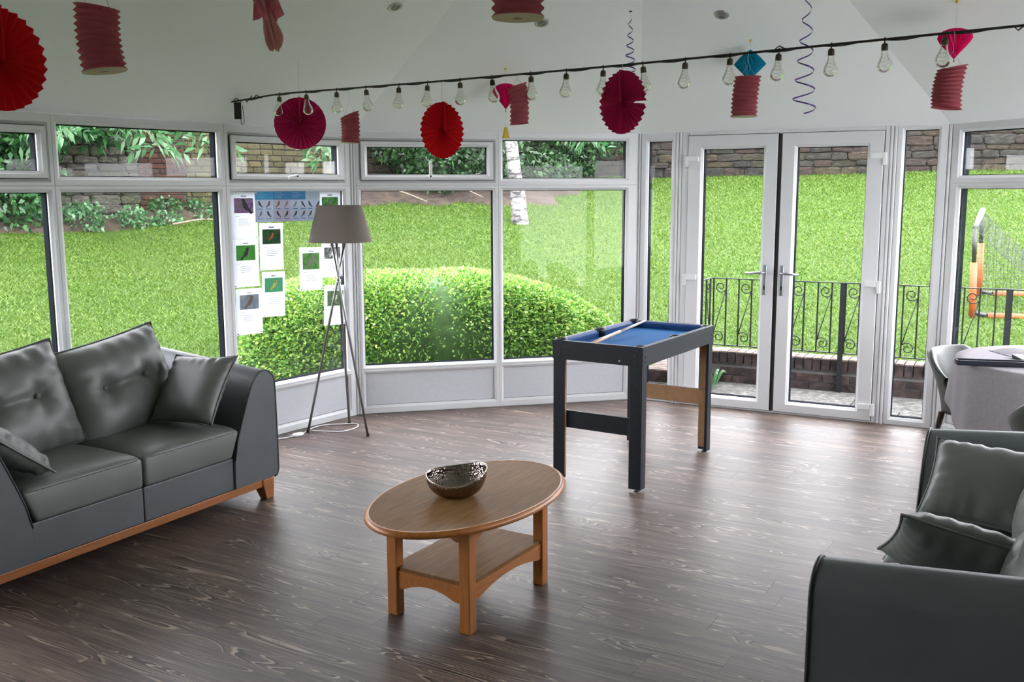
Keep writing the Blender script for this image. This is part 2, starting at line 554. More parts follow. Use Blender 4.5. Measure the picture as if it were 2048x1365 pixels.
# floor: sub floor and single planks
mb = MB().prism([tuple(p) for p in ROOM], -0.12, -0.0035)
floor = struct(mb.build('floor', mat('sub_floor', (0.05, 0.04, 0.034), 0.6)))
recalc(floor.data)
PD = U(149.7)
PN = U(59.7)
PW, PL = 0.1525, 1.22
full = None
ks = [p @ PN for p in ROOM]
us = [p @ PD for p in ROOM]
row = 0
k0 = min(ks) - 0.03
pr = random.Random(3)
while k0 < max(ks):
    off = pr.random() * PL
    u0 = min(us) - off
    while u0 < max(us):
        g = 0.0004
        corners = [PD * a + PN * b for a, b in ((u0 + g, k0 + g), (u0 + PL - g, k0 + g), (u0 + PL - g, k0 + PW - g), (u0 + g, k0 + PW - g))]
        poly = corners
        ins = True
        for i in range(6):
            a, b = ROOM[i], ROOM[(i + 1) % 6]
            d = b - a
            n = np.array([-d[1], d[0]])
            if any(n @ p > n @ a + 1e-9 for p in poly):
                ins = False
                poly = clip(poly, n, float(n @ a))
                if len(poly) < 3:
                    break
        if len(poly) >= 3:
            cen = PD * (u0 + PL / 2) + PN * (k0 + PW / 2)
            rz = math.atan2(PD[1], PD[0])
            if ins:
                if full is None:
                    full = MB().box(-PL / 2 + g, PL / 2 - g, -PW / 2 + g, PW / 2 - g, -0.0035, 0).mesh('plank')
                    full.materials.append(plank_m)
                o = bpy.data.objects.new('plank', full)
                COL.objects.link(o)
            else:
                q = [((p - cen) @ PD, (p - cen) @ np.array([-PD[1], PD[0]])) for p in poly]
                area = abs(sum(q[i][0] * q[(i + 1) % len(q)][1] - q[(i + 1) % len(q)][0] * q[i][1] for i in range(len(q)))) / 2
                if area < 0.002:
                    u0 += PL
                    continue
                m_ = MB().prism(q, -0.0035, 0)
                o = m_.build('plank', plank_m)
                recalc(o.data)
            o.parent = floor
            o.location = (cen[0], cen[1], 0)
            o.rotation_euler = (0, 0, rz)
        u0 += PL
    k0 += PW

# ------------------------------------------------------------------ windows
def ring(mb, x0, x1, z0, z1, L, R, B, T, prof):
    """mitred frame around the clear opening x0..x1, z0..z1; L,R,B,T side widths; prof = (share of the width, extra, depth)"""
    n = len(prof)
    vs = []
    for fr, ex, y in prof:
        l, r, b, t = fr * L + ex, fr * R + ex, fr * B + ex, fr * T + ex
        vs += [(x0 - l, y, z0 - b), (x1 + r, y, z0 - b), (x1 + r, y, z1 + t), (x0 - l, y, z1 + t)]
    fs = []
    for i in range(n):
        j = (i + 1) % n
        for k in range(4):
            k2 = (k + 1) % 4
            fs.append((i * 4 + k, i * 4 + k2, j * 4 + k2, j * 4 + k))
    mb.add(vs, fs)

FRAME_P = [(1, 0, 0.068), (1, 0, 0.003), (1, -0.003, 0.0), (0, 0.017, 0.0), (0, 0.012, 0.005), (0, 0.0, 0.014), (0, 0, 0.05), (0, 0.012, 0.068)]
SASH_P = [(1, 0, 0.045), (1, 0, -0.012), (1, -0.004, -0.017), (0, 0.018, -0.017), (0, 0.013, -0.011), (0, 0.0, 0.0), (0, 0, 0.045)]

def add_pane(frame, x0, x1, z0, z1, y=0.03):
    p = MB().box(x0 - 0.004, x1 + 0.004, y, y + 0.004, z0 - 0.004, z1 + 0.004).build('pane', pane_m, frame)
    gk = MB()
    ring(gk, x0 + 0.004, x1 - 0.004, z0 + 0.004, z1 - 0.004, 0.006, 0.006, 0.006, 0.006, [(1, 0, y - 0.004), (0, 0, y - 0.001), (0, 0, y), (1, 0, y)])
    gk.build('gasket_and_gap', gasket_and_gap, frame)
    sp = MB()
    ring(sp, x0 + 0.004, x1 - 0.004, z0 + 0.004, z1 - 0.004, 0.008, 0.008, 0.008, 0.008, [(1, 0, y + 0.0045), (0, 0.0, y + 0.0045), (0, 0.0, y + 0.05), (1, 0, y + 0.05)])
    sp.build('spacer_bar', spacer, frame)
    return p

def cell(win, X0, X1, Z0, Z1, L, R, B, T, kind='pane'):
    """one light of a window: outer lines X0..X1, Z0..Z1, frame widths on its four sides"""
    x0, x1, z0, z1 = X0 + L, X1 - R, Z0 + B, Z1 - T
    fm = MB()
    ring(fm, x0, x1, z0, z1, L, R, B, T, FRAME_P)
    fr = fm.build('frame', upvc, win)
    if kind == 'pane':
        add_pane(fr, x0, x1, z0, z1)
    elif kind == 'panel':
        MB().box(x0 - 0.004, x1 + 0.004, 0.022, 0.04, z0 - 0.004, z1 + 0.004).build('panel', panelm, fr)
        gk = MB()
        ring(gk, x0 + 0.002, x1 - 0.002, z0 + 0.002, z1 - 0.002, 0.004, 0.004, 0.004, 0.004, [(1, 0, 0.019), (0, 0, 0.021), (0, 0, 0.022), (1, 0, 0.022)])
        gk.build('gasket_and_gap', spacer, fr)
    else:
        sm = MB()
        w = 0.047
        ring(sm, x0 + w + 0.001, x1 - w - 0.001, z0 + w - 0.004, z1 - w + 0.004, w - 0.001, w - 0.001, w - 0.008, w - 0.008, SASH_P)
        sash = sm.build('sash', upvc, win)
        add_pane(sash, x0 + w, x1 - w, z0 + w - 0.004, z1 - w + 0.004, 0.016)
        # black ring painting in the shade of the gap round the sash
        gk = MB()
        ring(gk, x0 + 0.0035, x1 - 0.0035, z0 + 0.0035, z1 - 0.0035, 0.003, 0.003, 0.003, 0.003, [(1, 0, -0.0005), (0, 0, -0.0005), (0, 0, 0.01), (1, 0, 0.01)])
        gk.build('gasket_and_gap', gasket_and_gap, sash)
        xm = (x0 + x1) / 2
        zb = z0 + 0.02
        hm = MB()
        hm.box(xm - 0.022, xm + 0.022, -0.03, -0.017, zb - 0.012, zb + 0.012)
        h = hm.build('handle', white_p, sash, bevel=0.004)
        lv = MB()
        if kind == 'sash_up':
            lv.box(xm - 0.009 + 0.012, xm + 0.012 + 0.012, -0.052, -0.03, zb - 0.012, zb + 0.115)
            MB().lathe([(0.0, -0.054), (0.006, -0.054), (0.006, -0.05)], 12, Matrix.Translation((xm + 0.013, 0, zb + 0.01)) @ Matrix.Rotation(PI / 2, 4, 'X') @ Matrix.Scale(-1, 4, (0, 0, 1))).build('lock', black_m, sash)
        else:
            lv.add([(xm - 0.05, -0.045, zb - 0.014), (xm - 0.05, -0.03, zb - 0.014), (xm + 0.03, -0.03, zb - 0.004), (xm + 0.03, -0.05, zb - 0.004),
                    (xm - 0.05, -0.045, zb + 0.004), (xm - 0.05, -0.03, zb + 0.004), (xm + 0.03, -0.03, zb + 0.02), (xm + 0.03, -0.05, zb + 0.02)],
                   [(0, 1, 2, 3), (7, 6, 5, 4), (0, 4, 5, 1), (1, 5, 6, 2), (2, 6, 7, 3), (3, 7, 4, 0)])
            MB().lathe([(0.0, 0.0), (0.007, 0.0), (0.007, 0.004)], 12, Matrix.Translation((xm + 0.016, -0.0545, zb + 0.008)) @ Matrix.Rotation(-PI / 2, 4, 'X')).build('lock', black_m, sash)
        lv.build('lever', white_p, sash, bevel=0.004)
    return fr

Z_PAN, Z_TR, Z_TOP = 0.33, 1.675, EAVE

def facade(win, xs, kinds):
    """a run of lights: xs = list of (X0, X1, left width, right width)"""
    for (X0, X1, L, R), k in zip(xs, kinds):
        cell(win, X0, X1, 0.0, Z_PAN, L, R, 0.06, 0.03, 'panel')
        cell(win, X0, X1, Z_PAN, Z_TR, L, R, 0.03, 0.036)
        if k == 'fixed':
            cell(win, X0, X1, Z_TR, Z_TOP, L, R, 0.05, 0.055)
        else:
            cell(win, X0, X1, Z_TR, Z_TOP, L, R, 0.036, 0.066, k)

A_RZ, B_RZ, C_RZ, D_RZ = (math.radians(a) for a in (53.2, 13.42, -27.9, -67.5))
winA = sempty('window_1', (c1[0], c1[1], 0), A_RZ)
LA = float(np.linalg.norm(c1 - c6))
facade(winA, [(-1.10, -0.03, 0.04, 0.06), (-2.215, -1.10, 0.038, 0.046), (-3.25, -2.215, 0.04, 0.036), (-4.36, -3.25, 0.038, 0.038), (-5.46, -4.36, 0.038, 0.038), (-LA, -5.46, 0.06, 0.038)],
       ['sash_side', 'fixed', 'sash_side', 'fixed', 'sash_side', 'fixed'])
winB = sempty('window_2', (c1[0], c1[1], 0), B_RZ)
facade(winB, [(0.018, 1.065, 0.037, 0.038), (1.065, 2.155, 0.036, 0.086)], ['sash_up', 'fixed'])
winC1 = sempty('window_3', (c2[0], c2[1], 0), C_RZ)
cell(winC1, 0.012, 0.285, 0.0, EAVE, 0.055, 0.035, 0.05, 0.062)
winC2 = sempty('window_4', (c2[0], c2[1], 0), C_RZ)
cell(winC2, 1.845, 2.155, 0.0, EAVE, 0.045, 0.055, 0.05, 0.03)
winD = sempty('window_5', (c3[0], c3[1], 0), D_RZ)
facade(winD, [(0.02, 1.06, 0.07, 0.037), (1.06, 2.05, 0.037, 0.037), (2.05, 2.98, 0.037, 0.06)], ['fixed', 'sash_side', 'fixed'])
LE = float(np.linalg.norm(c5 - c4))
winE = sempty('window_6', (c4[0], c4[1], 0), math.radians(53.2 - 180))
facade(winE, [(0.02 + k * 1.08, 0.02 + (k + 1) * 1.08, 0.04, 0.04) for k in range(2)], ['fixed', 'sash_side'])
struct(MB().box(2.18, LE, 0.0, 0.2, -0.1, EAVE + 0.02).build('wall_right', wall_m, loc=(c4[0], c4[1], 0), rot=(0, 0, math.radians(53.2 - 180))))

# wall plate above the window heads
for k_, ((a_, b_), rz_) in enumerate(zip(FAC, (A_RZ, B_RZ, C_RZ, D_RZ, math.radians(53.2 - 180)))):
    L_ = float(np.linalg.norm(b_ - a_))
    struct(MB().box(-0.08, L_ + 0.08, 0.004, 0.12, EAVE - 0.006, EAVE + 0.16).build('trim_%d' % (20 + k_), upvc, loc=(a_[0], a_[1], 0), rot=(0, 0, rz_)))

# grooved corner and coupling posts
def post(n, loc, rz, w=0.07, ribs=3, depth=0.07, z1=EAVE):
    m_ = MB()
    m_.box(-w / 2, w / 2, 0.006, depth, 0, z1)
    for k in range(ribs):
        x = -w / 2 + w * (k + 0.5) / ribs
        r = w / ribs / 2 - 0.003
        m_.prism([(x - r, 0.008), (x - r, -0.001), (x - r * 0.5, -0.006), (x + r * 0.5, -0.006), (x + r, -0.001), (x + r, 0.008)], 0, z1)
    return struct(m_.build('trim_%d' % n, upvc, loc=loc, rot=(0, 0, rz)))
post(1, (c1[0], c1[1], 0), (A_RZ + B_RZ) / 2, 0.085, 4)
post(2, (c2[0], c2[1], 0), (B_RZ + C_RZ) / 2, 0.055, 3)
post(3, (c3[0], c3[1], 0), (C_RZ + D_RZ) / 2, 0.075, 3)
post(4, (c4[0], c4[1], 0), (D_RZ + math.radians(53.2 - 180)) / 2, 0.085, 4)
def onC(s, y=0.0, z=0.0):
    d = U(-27.9)
    n = U(62.1)
    p = c2 + d * s + n * y
    return (float(p[0]), float(p[1]), z)
post(5, onC(0.31), C_RZ, 0.05, 2)
post(6, onC(1.82), C_RZ, 0.05, 2)
# door surround
mb = MB()
mb.box(0.335, 0.385, 0.0, 0.068, 0, EAVE)
mb.box(1.765, 1.795, 0.0, 0.068, 0, EAVE)
mb.box(0.385, 1.765, 0.0, 0.068, 2.035, EAVE)
mb.box(0.335, 1.795, 0.0, 0.09, -0.0, 0.012)
struct(mb.build('trim_7', upvc, loc=(c2[0], c2[1], 0), rot=(0, 0, C_RZ), bevel=0.004))

def door(n, X0, X1, hinge_left):
    d = sempty('door_%d' % n, (c2[0], c2[1], 0), C_RZ)
    z0, z1 = 0.014, 2.032
    Lw, Rw = (0.112, 0.10) if hinge_left else (0.105, 0.108)
    fm = MB()
    x0, x1, b0, b1 = X0 + Lw, X1 - Rw, 0.092, 1.932
    ring(fm, x0, x1, b0, b1, Lw, Rw, b0 - z0, z1 - b1, SASH_P)
    leaf = fm.build('leaf', upvc, d)
    add_pane(leaf, x0, x1, b0, b1, 0.016)
    gk = MB()  # thin black strips stand in for the shadow in the gap round the leaf
    ring(gk, X0 + 0.001, X1 - 0.001, z0 + 0.001, z1 - 0.001, 0.004, 0.004, 0.004, 0.004, [(1, 0, -0.0012), (0, 0, -0.0012), (0, 0, 0.02), (1, 0, 0.02)])
    gk.build('gasket_and_gap', gasket_and_gap, leaf)
    # hinges
    hx = X0 if hinge_left else X1
    sgn = 1 if hinge_left else -1
    for z in (1.865, 0.985, 0.115):
        m_ = MB()
        m_.box(min(hx, hx + sgn * 0.085), max(hx, hx + sgn * 0.085), -0.034, -0.016, z - 0.022, z + 0.022)
        m_.box(hx - 0.014 - (0.01 if hinge_left else -0.01), hx + 0.014 - (0.01 if hinge_left else -0.01), -0.036, 0.0, z - 0.065, z + 0.022)
        m_.build('hinge', white_p, d, bevel=0.006)
    # handle
    xh = X1 - 0.062 if hinge_left else X0 + 0.03
    s2 = -1 if hinge_left else 1
    pl = MB().box(xh - 0.014, xh + 0.014, -0.027, -0.016, 0.875, 1.095).build('handle_plate', steel, d, bevel=0.008, seg=3)
    lv = MB()
    lv.tube([(xh, -0.02, 1.04), (xh, -0.07, 1.04), (xh + s2 * 0.02, -0.078, 1.04), (xh + s2 * 0.13, -0.078, 1.034)], [0.009, 0.009, 0.0095, 0.008], 10)
    lv.build('lever', steel, pl, True)
    MB().box(xh - 0.006, xh + 0.006, -0.0295, -0.0265, 0.915, 0.945).build('keyhole', black_m, pl)
    return d
door(1, 0.388, 1.046, True)
door(2, 1.077, 1.762, False)
# dark meeting strip between the leaves
struct(MB().box(1.047, 1.076, 0.012, 0.05, 0.014, 2.032).build('trim_8', mat('grey_seal', (0.09, 0.085, 0.08), 0.6), loc=(c2[0], c2[1], 0), rot=(0, 0, C_RZ)))

# ------------------------------------------------------------------ ceiling downlights
def downlight(p, label):
    i = min(range(5), key=lambda k: fdist(k, p))
    n, _ = fplane(i)
    up = Vector((-n[0] * PITCH, -n[1] * PITCH, 1)).normalized()
    z = ceil_z(p)
    t = thing('ceiling_spotlight', label, 'ceiling light', (p[0], p[1], z), 0, 'recessed ceiling spotlights')
    t.rotation_mode = 'QUATERNION'
    t.rotation_quaternion = (-up).to_track_quat('Z', 'Y')
    MB().lathe([(0.027, 0.0), (0.029, 0.005), (0.043, 0.005), (0.045, 0.0), (0.045, -0.004)], 28).build('bezel', steel, t, True)
    MB().lathe([(0.029, 0.003), (0.020, 0.0015), (0.015, 0.0055), (0.0, 0.0065)], 28).build('lens', mat_lens, t, True)
    return t
mat_lens = mat('spot_lens', (0.25, 0.25, 0.25), 0.2, 0.6)
downlight((-0.645, 5.742), 'leftmost of the three round steel ceiling spotlights')
downlight((0.187, 6.23), 'round steel ceiling spotlight just behind the pink lantern at the top edge')
downlight((1.251, 6.10), 'round steel ceiling spotlight above the double doors, rightmost of three')

# ------------------------------------------------------------------ sofas
def arm_profile():
    pts = [(0.57, 0.118), (0.575, 0.27), (0.60, 0.37), (0.635, 0.46), (0.675, 0.555)]
    cx, cz, r = 0.806, 0.628, 0.08
    pts2 = [(0.70, 0.612), (0.724, 0.655)]
    arc = [(cx + r * math.cos(math.radians(a)), cz + r * math.sin(math.radians(a))) for a in range(140, -1, -14)]
    arc += [(0.887, 0.60), (0.890, 0.45), (0.892, 0.25), (0.891, 0.15), (0.878, 0.122), (0.86, 0.118)]
    return pts + pts2 + arc

def pillow_mesh(w, h, t, nu=26, nv=26, pinch=0.07, seed=0, buttons=(), wr=0.006, corner=0.0):
    """soft cushion in its own x (width), z (height), y (thickness) axes, centred at the origin"""
    r = random.Random(seed)
    ph = [(r.uniform(0, 6.28), r.uniform(5, 12), r.uniform(0, 6.28)) for _ in range(5)]
    def pt(a, b, sgn):
        s, q = 2 * a - 1, 2 * b - 1
        x = 0.5 * w * s * (1 - pinch * (1 - q * q) * abs(s) ** 3)
        z = 0.5 * h * q * (1 - pinch * (1 - s * s) * abs(q) ** 3)
        prof = (max(0, 1 - s ** 4) ** 0.75) * (max(0, 1 - q ** 4) ** 0.75)
        y = 0.5 * t * prof
        edge = (abs(s) ** 4 + abs(q) ** 4) * (1 - s ** 8) * (1 - q ** 8)
        y += wr * edge * sum(math.sin(f * (s if abs(q) > abs(s) else q) * 2.2 + p0) for p0, f, _ in ph) * 0.6
        for bx, bz in buttons:
            d = math.hypot(x - bx, z - bz)
            y -= 0.55 * 0.5 * t * prof * math.exp(-(d / 0.045) ** 1.3)
            an = math.atan2(z - bz, x - bx)
            y += 0.006 * math.exp(-(d / 0.12) ** 2) * math.sin(an * 5 + 1) * prof
        if len(buttons) > 1 and sgn < 0:
            zb = buttons[0][1]
            if min(b_[0] for b_ in buttons) < x < max(b_[0] for b_ in buttons):
                y -= 0.018 * math.exp(-((z - zb) / 0.018) ** 2) * prof
        return (x, sgn * y, z)
    m_ = MB()
    m_.grid(lambda a, b: pt(a, b, -1), nu, nv)
    m_.grid(lambda a, b: pt(1 - a, b, 1), nu, nv)
    edge = [pt(i / 20, 0, 1) for i in range(20)] + [pt(1, i / 20, 1) for i in range(20)] + [pt(1 - i / 20, 1, 1) for i in range(20)] + [pt(0, 1 - i / 20, 1) for i in range(20)]
    edge = [(x, 0, z) for x, y, z in edge]
    return m_, edge, pt

def weld(o):
    bm = bmesh.new()
    bm.from_mesh(o.data)
    bmesh.ops.remove_doubles(bm, verts=bm.verts, dist=0.0008)
    bmesh.ops.recalc_face_normals(bm, faces=bm.faces)
    bm.to_mesh(o.data)
    bm.free()
    o.data.polygons.foreach_set('use_smooth', [True] * len(o.data.polygons))

def frame_m(origin, xa, za):
    """matrix with the given origin, x axis and (roughly) z axis"""
    x = Vector(xa).normalized()
    z = Vector(za)
    z = (z - x * z.dot(x)).normalized()
    y = z.cross(x)
    M = Matrix((x, y, z)).transposed().to_4x4()
    M.translation = Vector(origin)
    return M

def throw_pillow(M, w, h, t, seed, label, group=None):
    m_, edge, _ = pillow_mesh(w, h, t, pinch=0.09, seed=seed, wr=0.008)
    root = thing('throw_pillow', label, 'pillow', group=group)
    root.matrix_world = M
    o = m_.build('cover', leather_m, root)
    weld(o)
    MB().tube(edge, 0.0045, 6, closed=True).build('piping', leather_m, root, True)
    return root

def sofa(label, loc, rz, seed):
    S = thing('sofa', label, 'sofa', loc, rz, 'two-seater leather sofas')
    # wooden base
    rl = MB()
    for y0, y1 in ((0.012, 0.042), (0.80, 0.83)):
        rl.box(-0.80, 0.80, y0, y1, 0.076, 0.116)
    rail = rl.build('front_rail', cherry, S, bevel=0.003)
    for sx in (-1, 1):
        m_ = MB().box(sx * 0.80 - 0.015, sx * 0.80 + 0.015, 0.042, 0.80, 0.076, 0.116)
        m_.build('side_rail', cherry, S, bevel=0.003)
        for yf, sy in ((0.005, 1), (0.837, -1)):
            l = MB()
            X0, X1 = sx * 0.86, sx * 0.775
            x0, x1 = sx * 0.858, sx * 0.803
            ya, yb, yc = yf, yf + sy * 0.08, yf + sy * 0.055
            yo = yf + sy * 0.004
            l.add([(X0, ya, 0.117), (X1, ya, 0.117), (X1, yb, 0.117), (X0, yb, 0.117), (x0, yo, 0.0), (x1, yo, 0.0), (x1, yc, 0.0), (x0, yc, 0.0),
                   (X0, ya, 0.085), (X1, ya, 0.085), (X1, yb, 0.085), (X0, yb, 0.085)],
                  [(0, 1, 2, 3), (7, 6, 5, 4), (0, 8, 9, 1), (1, 9, 10, 2), (2, 10, 11, 3), (3, 11, 8, 0), (8, 4, 5, 9), (9, 5, 6, 10), (10, 6, 7, 11), (11, 7, 4, 8)])
            lo = l.build('leg', cherry, S, bevel=0.006)
            recalc(lo.data)
    # upholstered front panels
    for x0, x1 in ((-0.572, -0.002), (0.002, 0.572)):
        MB().box(x0, x1, 0.012, 0.70, 0.117, 0.285).build('front_panel', fabric_m, S, bevel=0.006, seg=3)
    # arms
    prof = arm_profile()
    for sx in (-1, 1):
        p = [(sx * x, z) for x, z in prof]
        ys = [0.0, 0.006, 0.02, 0.4, 0.78, 0.85, 0.875]
        sc = [0.985, 0.995, 1, 1, 1, 0.99, 0.95]
        cxm, czm = sx * 0.74, 0.38
        vs, n = [], len(p)
        for y, k in zip(ys, sc):
            vs += [(cxm + (x - cxm) * k, y, czm + (z - czm) * k + 0.088 * y * max(0.0, (z - 0.25) / 0.458)) for x, z in p]
        fs = []
        for i in range(len(ys) - 1):
            for j in range(n):
                j2 = (j + 1) % n
                fs.append((i * n + j, i * n + j2, (i + 1) * n + j2, (i + 1) * n + j))
        fs.append(tuple(range(n - 1, -1, -1)))
        fs.append(tuple((len(ys) - 1) * n + j for j in range(n)))
        a = MB().add(vs, fs).build('arm', fabric_m, S)
        recalc(a.data)
        for poly in a.data.polygons:
            poly.use_smooth = len(poly.vertices) == 4
        pp = MB().tube([(x, 0.002, z) for x, z in p[1:]], 0.0055, 6)
        pp.build('piping', pipe_m, a, True)
    # back
    MB().box(-0.74, 0.74, 0.66, 0.87, 0.12, 0.755).build('backrest', fabric_m, S, bevel=0.06, seg=4)
    # seat cushions
    for i, (x0, x1) in enumerate(((-0.612, -0.004), (0.004, 0.612))):
        def top(a, b, x0=x0, x1=x1, i=i):
            x = x0 + (x1 - x0) * a
            return x
        m_ = MB()
        nx, ny = 18, 18
        def sf(a, b, hi, x0=x0, x1=x1, i=i):
            s, q = 2 * a - 1, 2 * b - 1
            x = (x0 + x1) / 2 + (x1 - x0) / 2 * s
            y = -0.002 + 0.66 * b
            if hi:
                z = 0.452 + 0.014 * (1 - s * s) * (1 - q * q) - 0.016 * (abs(s) ** 10) - 0.016 * (max(0, -q) ** 12)
                z += 0.004 * math.sin(s * 9 + q * 5 + i * 2) * (s * s) * (1 - q * q)
            else:
                z = 0.287
                t = 0.055 if (s > 0) == (i == 1) else 0.0
                x = x - (x - (x0 + x1) / 2) * (t / 0.3) * abs(s) if t else x
            return (x, y, z)
        m_.grid(lambda a, b: sf(a, b, True), nx, ny)
        m_.grid(lambda a, b: sf(1 - a, b, False), nx, ny)
        for fn in (lambda a, b: sf(a, 0, True) if b > 0.5 else sf(a, 0, False), lambda a, b: sf(a, 1, True) if b > 0.5 else sf(a, 1, False),
                   lambda a, b: sf(0, a, True) if b > 0.5 else sf(0, a, False), lambda a, b: sf(1, a, True) if b > 0.5 else sf(1, a, False)):
            m_.grid(fn, nx, 2)
        c = m_.build('seat_cushion', leather_m, S, bevel=0.016, seg=3)
        weld(c)
        st = MB().tube([(x0 + 0.03 + (x1 - x0 - 0.06) * k / 10, -0.0025, 0.424) for k in range(11)], 0.0016, 5)
        st.build('stitching', pipe_m, c)
    # back cushions with two buttons each
    for i, sx in enumerate((-1, 1)):
        bt = ((-0.135, 0.015), (0.125, 0.015))
        m_, edge, pt = pillow_mesh(0.66, 0.52, 0.23, 40, 34, 0.05, seed + i, bt, 0.007)
        M = Matrix.Translation((sx * 0.318, 0.50 + 0.02 * i, 0.668 - 0.004 * i)) @ Matrix.Rotation(math.radians(-17), 4, 'X') @ Matrix.Rotation(math.radians(-8 if i else -6), 4, 'Y')
        c = m_.build('back_cushion', leather_m, S)
        weld(c)
        c.matrix_local = M
        MB().tube(edge, 0.005, 6, closed=True).build('piping', pipe_m, c, True)
        for bx, bz in bt:
            yb = -0.062
            MB().lathe([(0.0, 0.010), (0.008, 0.009), (0.0135, 0.004), (0.0135, -0.004)], 14, Matrix.Translation((bx, yb, bz)) @ Matrix.Rotation(PI / 2, 4, 'X')).build('button', leather_m, c, True)
    return S

SA_LOC, SA_RZ = (-1.704, 4.433, 0), math.radians(60.86)
sofaA = sofa('grey-green leather sofa by the left windows, facing the oval coffee table', SA_LOC, SA_RZ, 11)
MA = Matrix.Translation(SA_LOC) @ Matrix.Rotation(SA_RZ, 4, 'Z')
def su(u, w, z):   # sofa point from its right end along the front (u), back (w) and up
    return MA @ Vector((0.74 - u, w, z))
def loc_eul(l, e):
    from mathutils import Euler
    return Matrix.Translation(l) @ Euler(e, 'XYZ').to_matrix().to_4x4()
throw_pillow(loc_eul((-1.639, 4.992, 0.637), (-0.656, -0.046, -0.397)), 0.40, 0.40, 0.14, 5, 'grey leather throw pillow leaning on the right arm of the left sofa')
bl, br, tl, tr = su(1.19, 0.03, 0.485), su(1.16, 0.40, 0.485), su(1.47, 0.02, 0.70), su(1.44, 0.38, 0.72)
cen = (bl + br + tl + tr) / 4
throw_pillow(frame_m(cen, (br - bl) + (tr - tl), (tl - bl) + (tr - br)), 0.37, 0.38, 0.13, 8, 'grey leather throw pillow cut off by the left edge of the picture')

SB_LOC, SB_RZ = (1.216, 3.118, 0), math.radians(-122.0)
sofaB = sofa('grey-green leather sofa in the right foreground, seen over its near arm', SB_LOC, SB_RZ, 31)
MBs = Matrix.Translation(SB_LOC) @ Matrix.Rotation(SB_RZ, 4, 'Z')
def sb(u, w, z):
    return MBs @ Vector((0.74 - u, w, z))

# ------------------------------------------------------------------ coffee table
CT = thing('coffee_table', 'oval wooden coffee table with a lower shelf in the middle of the floor', 'table', (-0.172, 3.838, 0), math.radians(58.6))
EA, EB = 0.530, 0.328
m_ = MB()
nseg = 72
def ell(k, s=0.0):
    t = 2 * PI * k / nseg
    return ((EA + s) * math.cos(t), (EB + s) * math.sin(t))
prof = [(-0.020, 0.4445), (-0.018, 0.446), (-0.012, 0.4455), (-0.006, 0.442), (0.0, 0.434), (-0.001, 0.426), (-0.008, 0.420), (-0.016, 0.418), (-0.03, 0.418)]
vs, fs = [], []
for s, z in prof:
    vs += [(*ell(k, s), z) for k in range(nseg)]
for i in range(len(prof) - 1):
    for k in range(nseg):
        k2 = (k + 1) % nseg
        fs.append((i * nseg + k, i * nseg + k2, (i + 1) * nseg + k2, (i + 1) * nseg + k))
rim = MB().add(vs, fs).build('rim', beech_x, CT, True)
MB().prism([ell(k, -0.019) for k in range(nseg)], 0.418, 0.4450).build('top', veneer, CT)
LX, LY, LH = 0.274, 0.170, 0.0235
for sx in (-1, 1):
    for sy in (-1, 1):
        MB().box(sx * LX - LH, sx * LX + LH, sy * LY - LH, sy * LY + LH, 0, 0.418).build('leg', beech, CT, bevel=0.004)
MB().box(-LX - 0.012, LX + 0.012, -LY - 0.012, LY + 0.012, 0.183, 0.198).build('shelf', veneer, CT)
def arch_rail(name, half, z_top, z_end, z_mid, axis, pos):
    n = 16
    xs_ = [-half + 2 * half * k / n for k in range(n + 1)]
    def zb(x):
        e = 0.028
        a = abs(x) / (half - e)
        return z_end if a >= 1 else z_end + (z_mid - z_end) * (1 - a ** 2.2)
    th = 0.009
    vs = []
    for x in xs_:
        for t_ in (-th, th):
            for z in (zb(x), z_top):
                vs.append((x, pos + t_, z) if axis == 'x' else (pos + t_, x, z))
    fs = []
    for k in range(n):
        a, b = 4 * k, 4 * (k + 1)
        fs += [(a, b, b + 1, a + 1), (a + 2, a + 3, b + 3, b + 2), (a + 1, b + 1, b + 3, a + 3), (a, a + 2, b + 2, b)]
    fs += [(0, 1, 3, 2), (4 * n, 4 * n + 2, 4 * n + 3, 4 * n + 1)]
    o = MB().add(vs, fs).build(name, beech_x, CT)
    recalc(o.data)
for s in (-1, 1):
    arch_rail('lower_rail', LX - LH, 0.183, 0.118, 0.150, 'x', s * (LY + 0.006))
    arch_rail('lower_rail', LY - LH, 0.183, 0.112, 0.142, 'y', s * (LX + 0.006))
    arch_rail('upper_rail', LX - LH, 0.418, 0.352, 0.406, 'x', s * (LY + 0.004))
    arch_rail('upper_rail', LY - LH, 0.418, 0.350, 0.402, 'y', s * (LX + 0.004))

# hammered bowl
BW = thing('hammered_bowl', 'hammered dark bronze bowl with a wavy rim on the coffee table', 'bowl', (-0.222, 3.80, 0.4461), math.radians(4))
def bowl_pt(a, b, inner):
    th = 2 * PI * a
    rimz = 0.090 + 0.022 * math.cos(th - 0.9) + 0.012 * math.cos(2 * th)
    rx, ry = 0.122, 0.098
    q = b
    rr = 0.33 + 0.67 * math.sin(q * PI / 2) ** 0.8 if q > 0 else 0.33
    if q <= 0:
        rr = 0.33
    z = rimz * (1 - math.cos(q * PI / 2)) ** 0.92
    k = rr - (0.03 if inner else 0)
    return (rx * k * math.cos(th), ry * k * math.sin(th), z + (0.0045 * (1 - q) if inner else 0))
m_ = MB()
m_.grid(lambda a, b: bowl_pt(a, b, False), 64, 18, cu=True)
m_.grid(lambda a, b: bowl_pt(a, 1 - b, True), 64, 18, cu=True)
n0 = len(m_.v)
m_.v.append((0, 0, 0)); m_.v.append((0, 0, 0.0045))
nb = 64
for i in range(nb):
    i2 = (i + 1) % nb
    m_.f.append((i * 18, i2 * 18, n0))
    m_.f.append((nb * 18 + i * 18 + 17, nb * 18 + i2 * 18 + 17, n0 + 1))
    m_.f.append((i * 18 + 17, i2 * 18 + 17, nb * 18 + i2 * 18, nb * 18 + i * 18))
o = m_.build('bowl', bronze, BW, True)
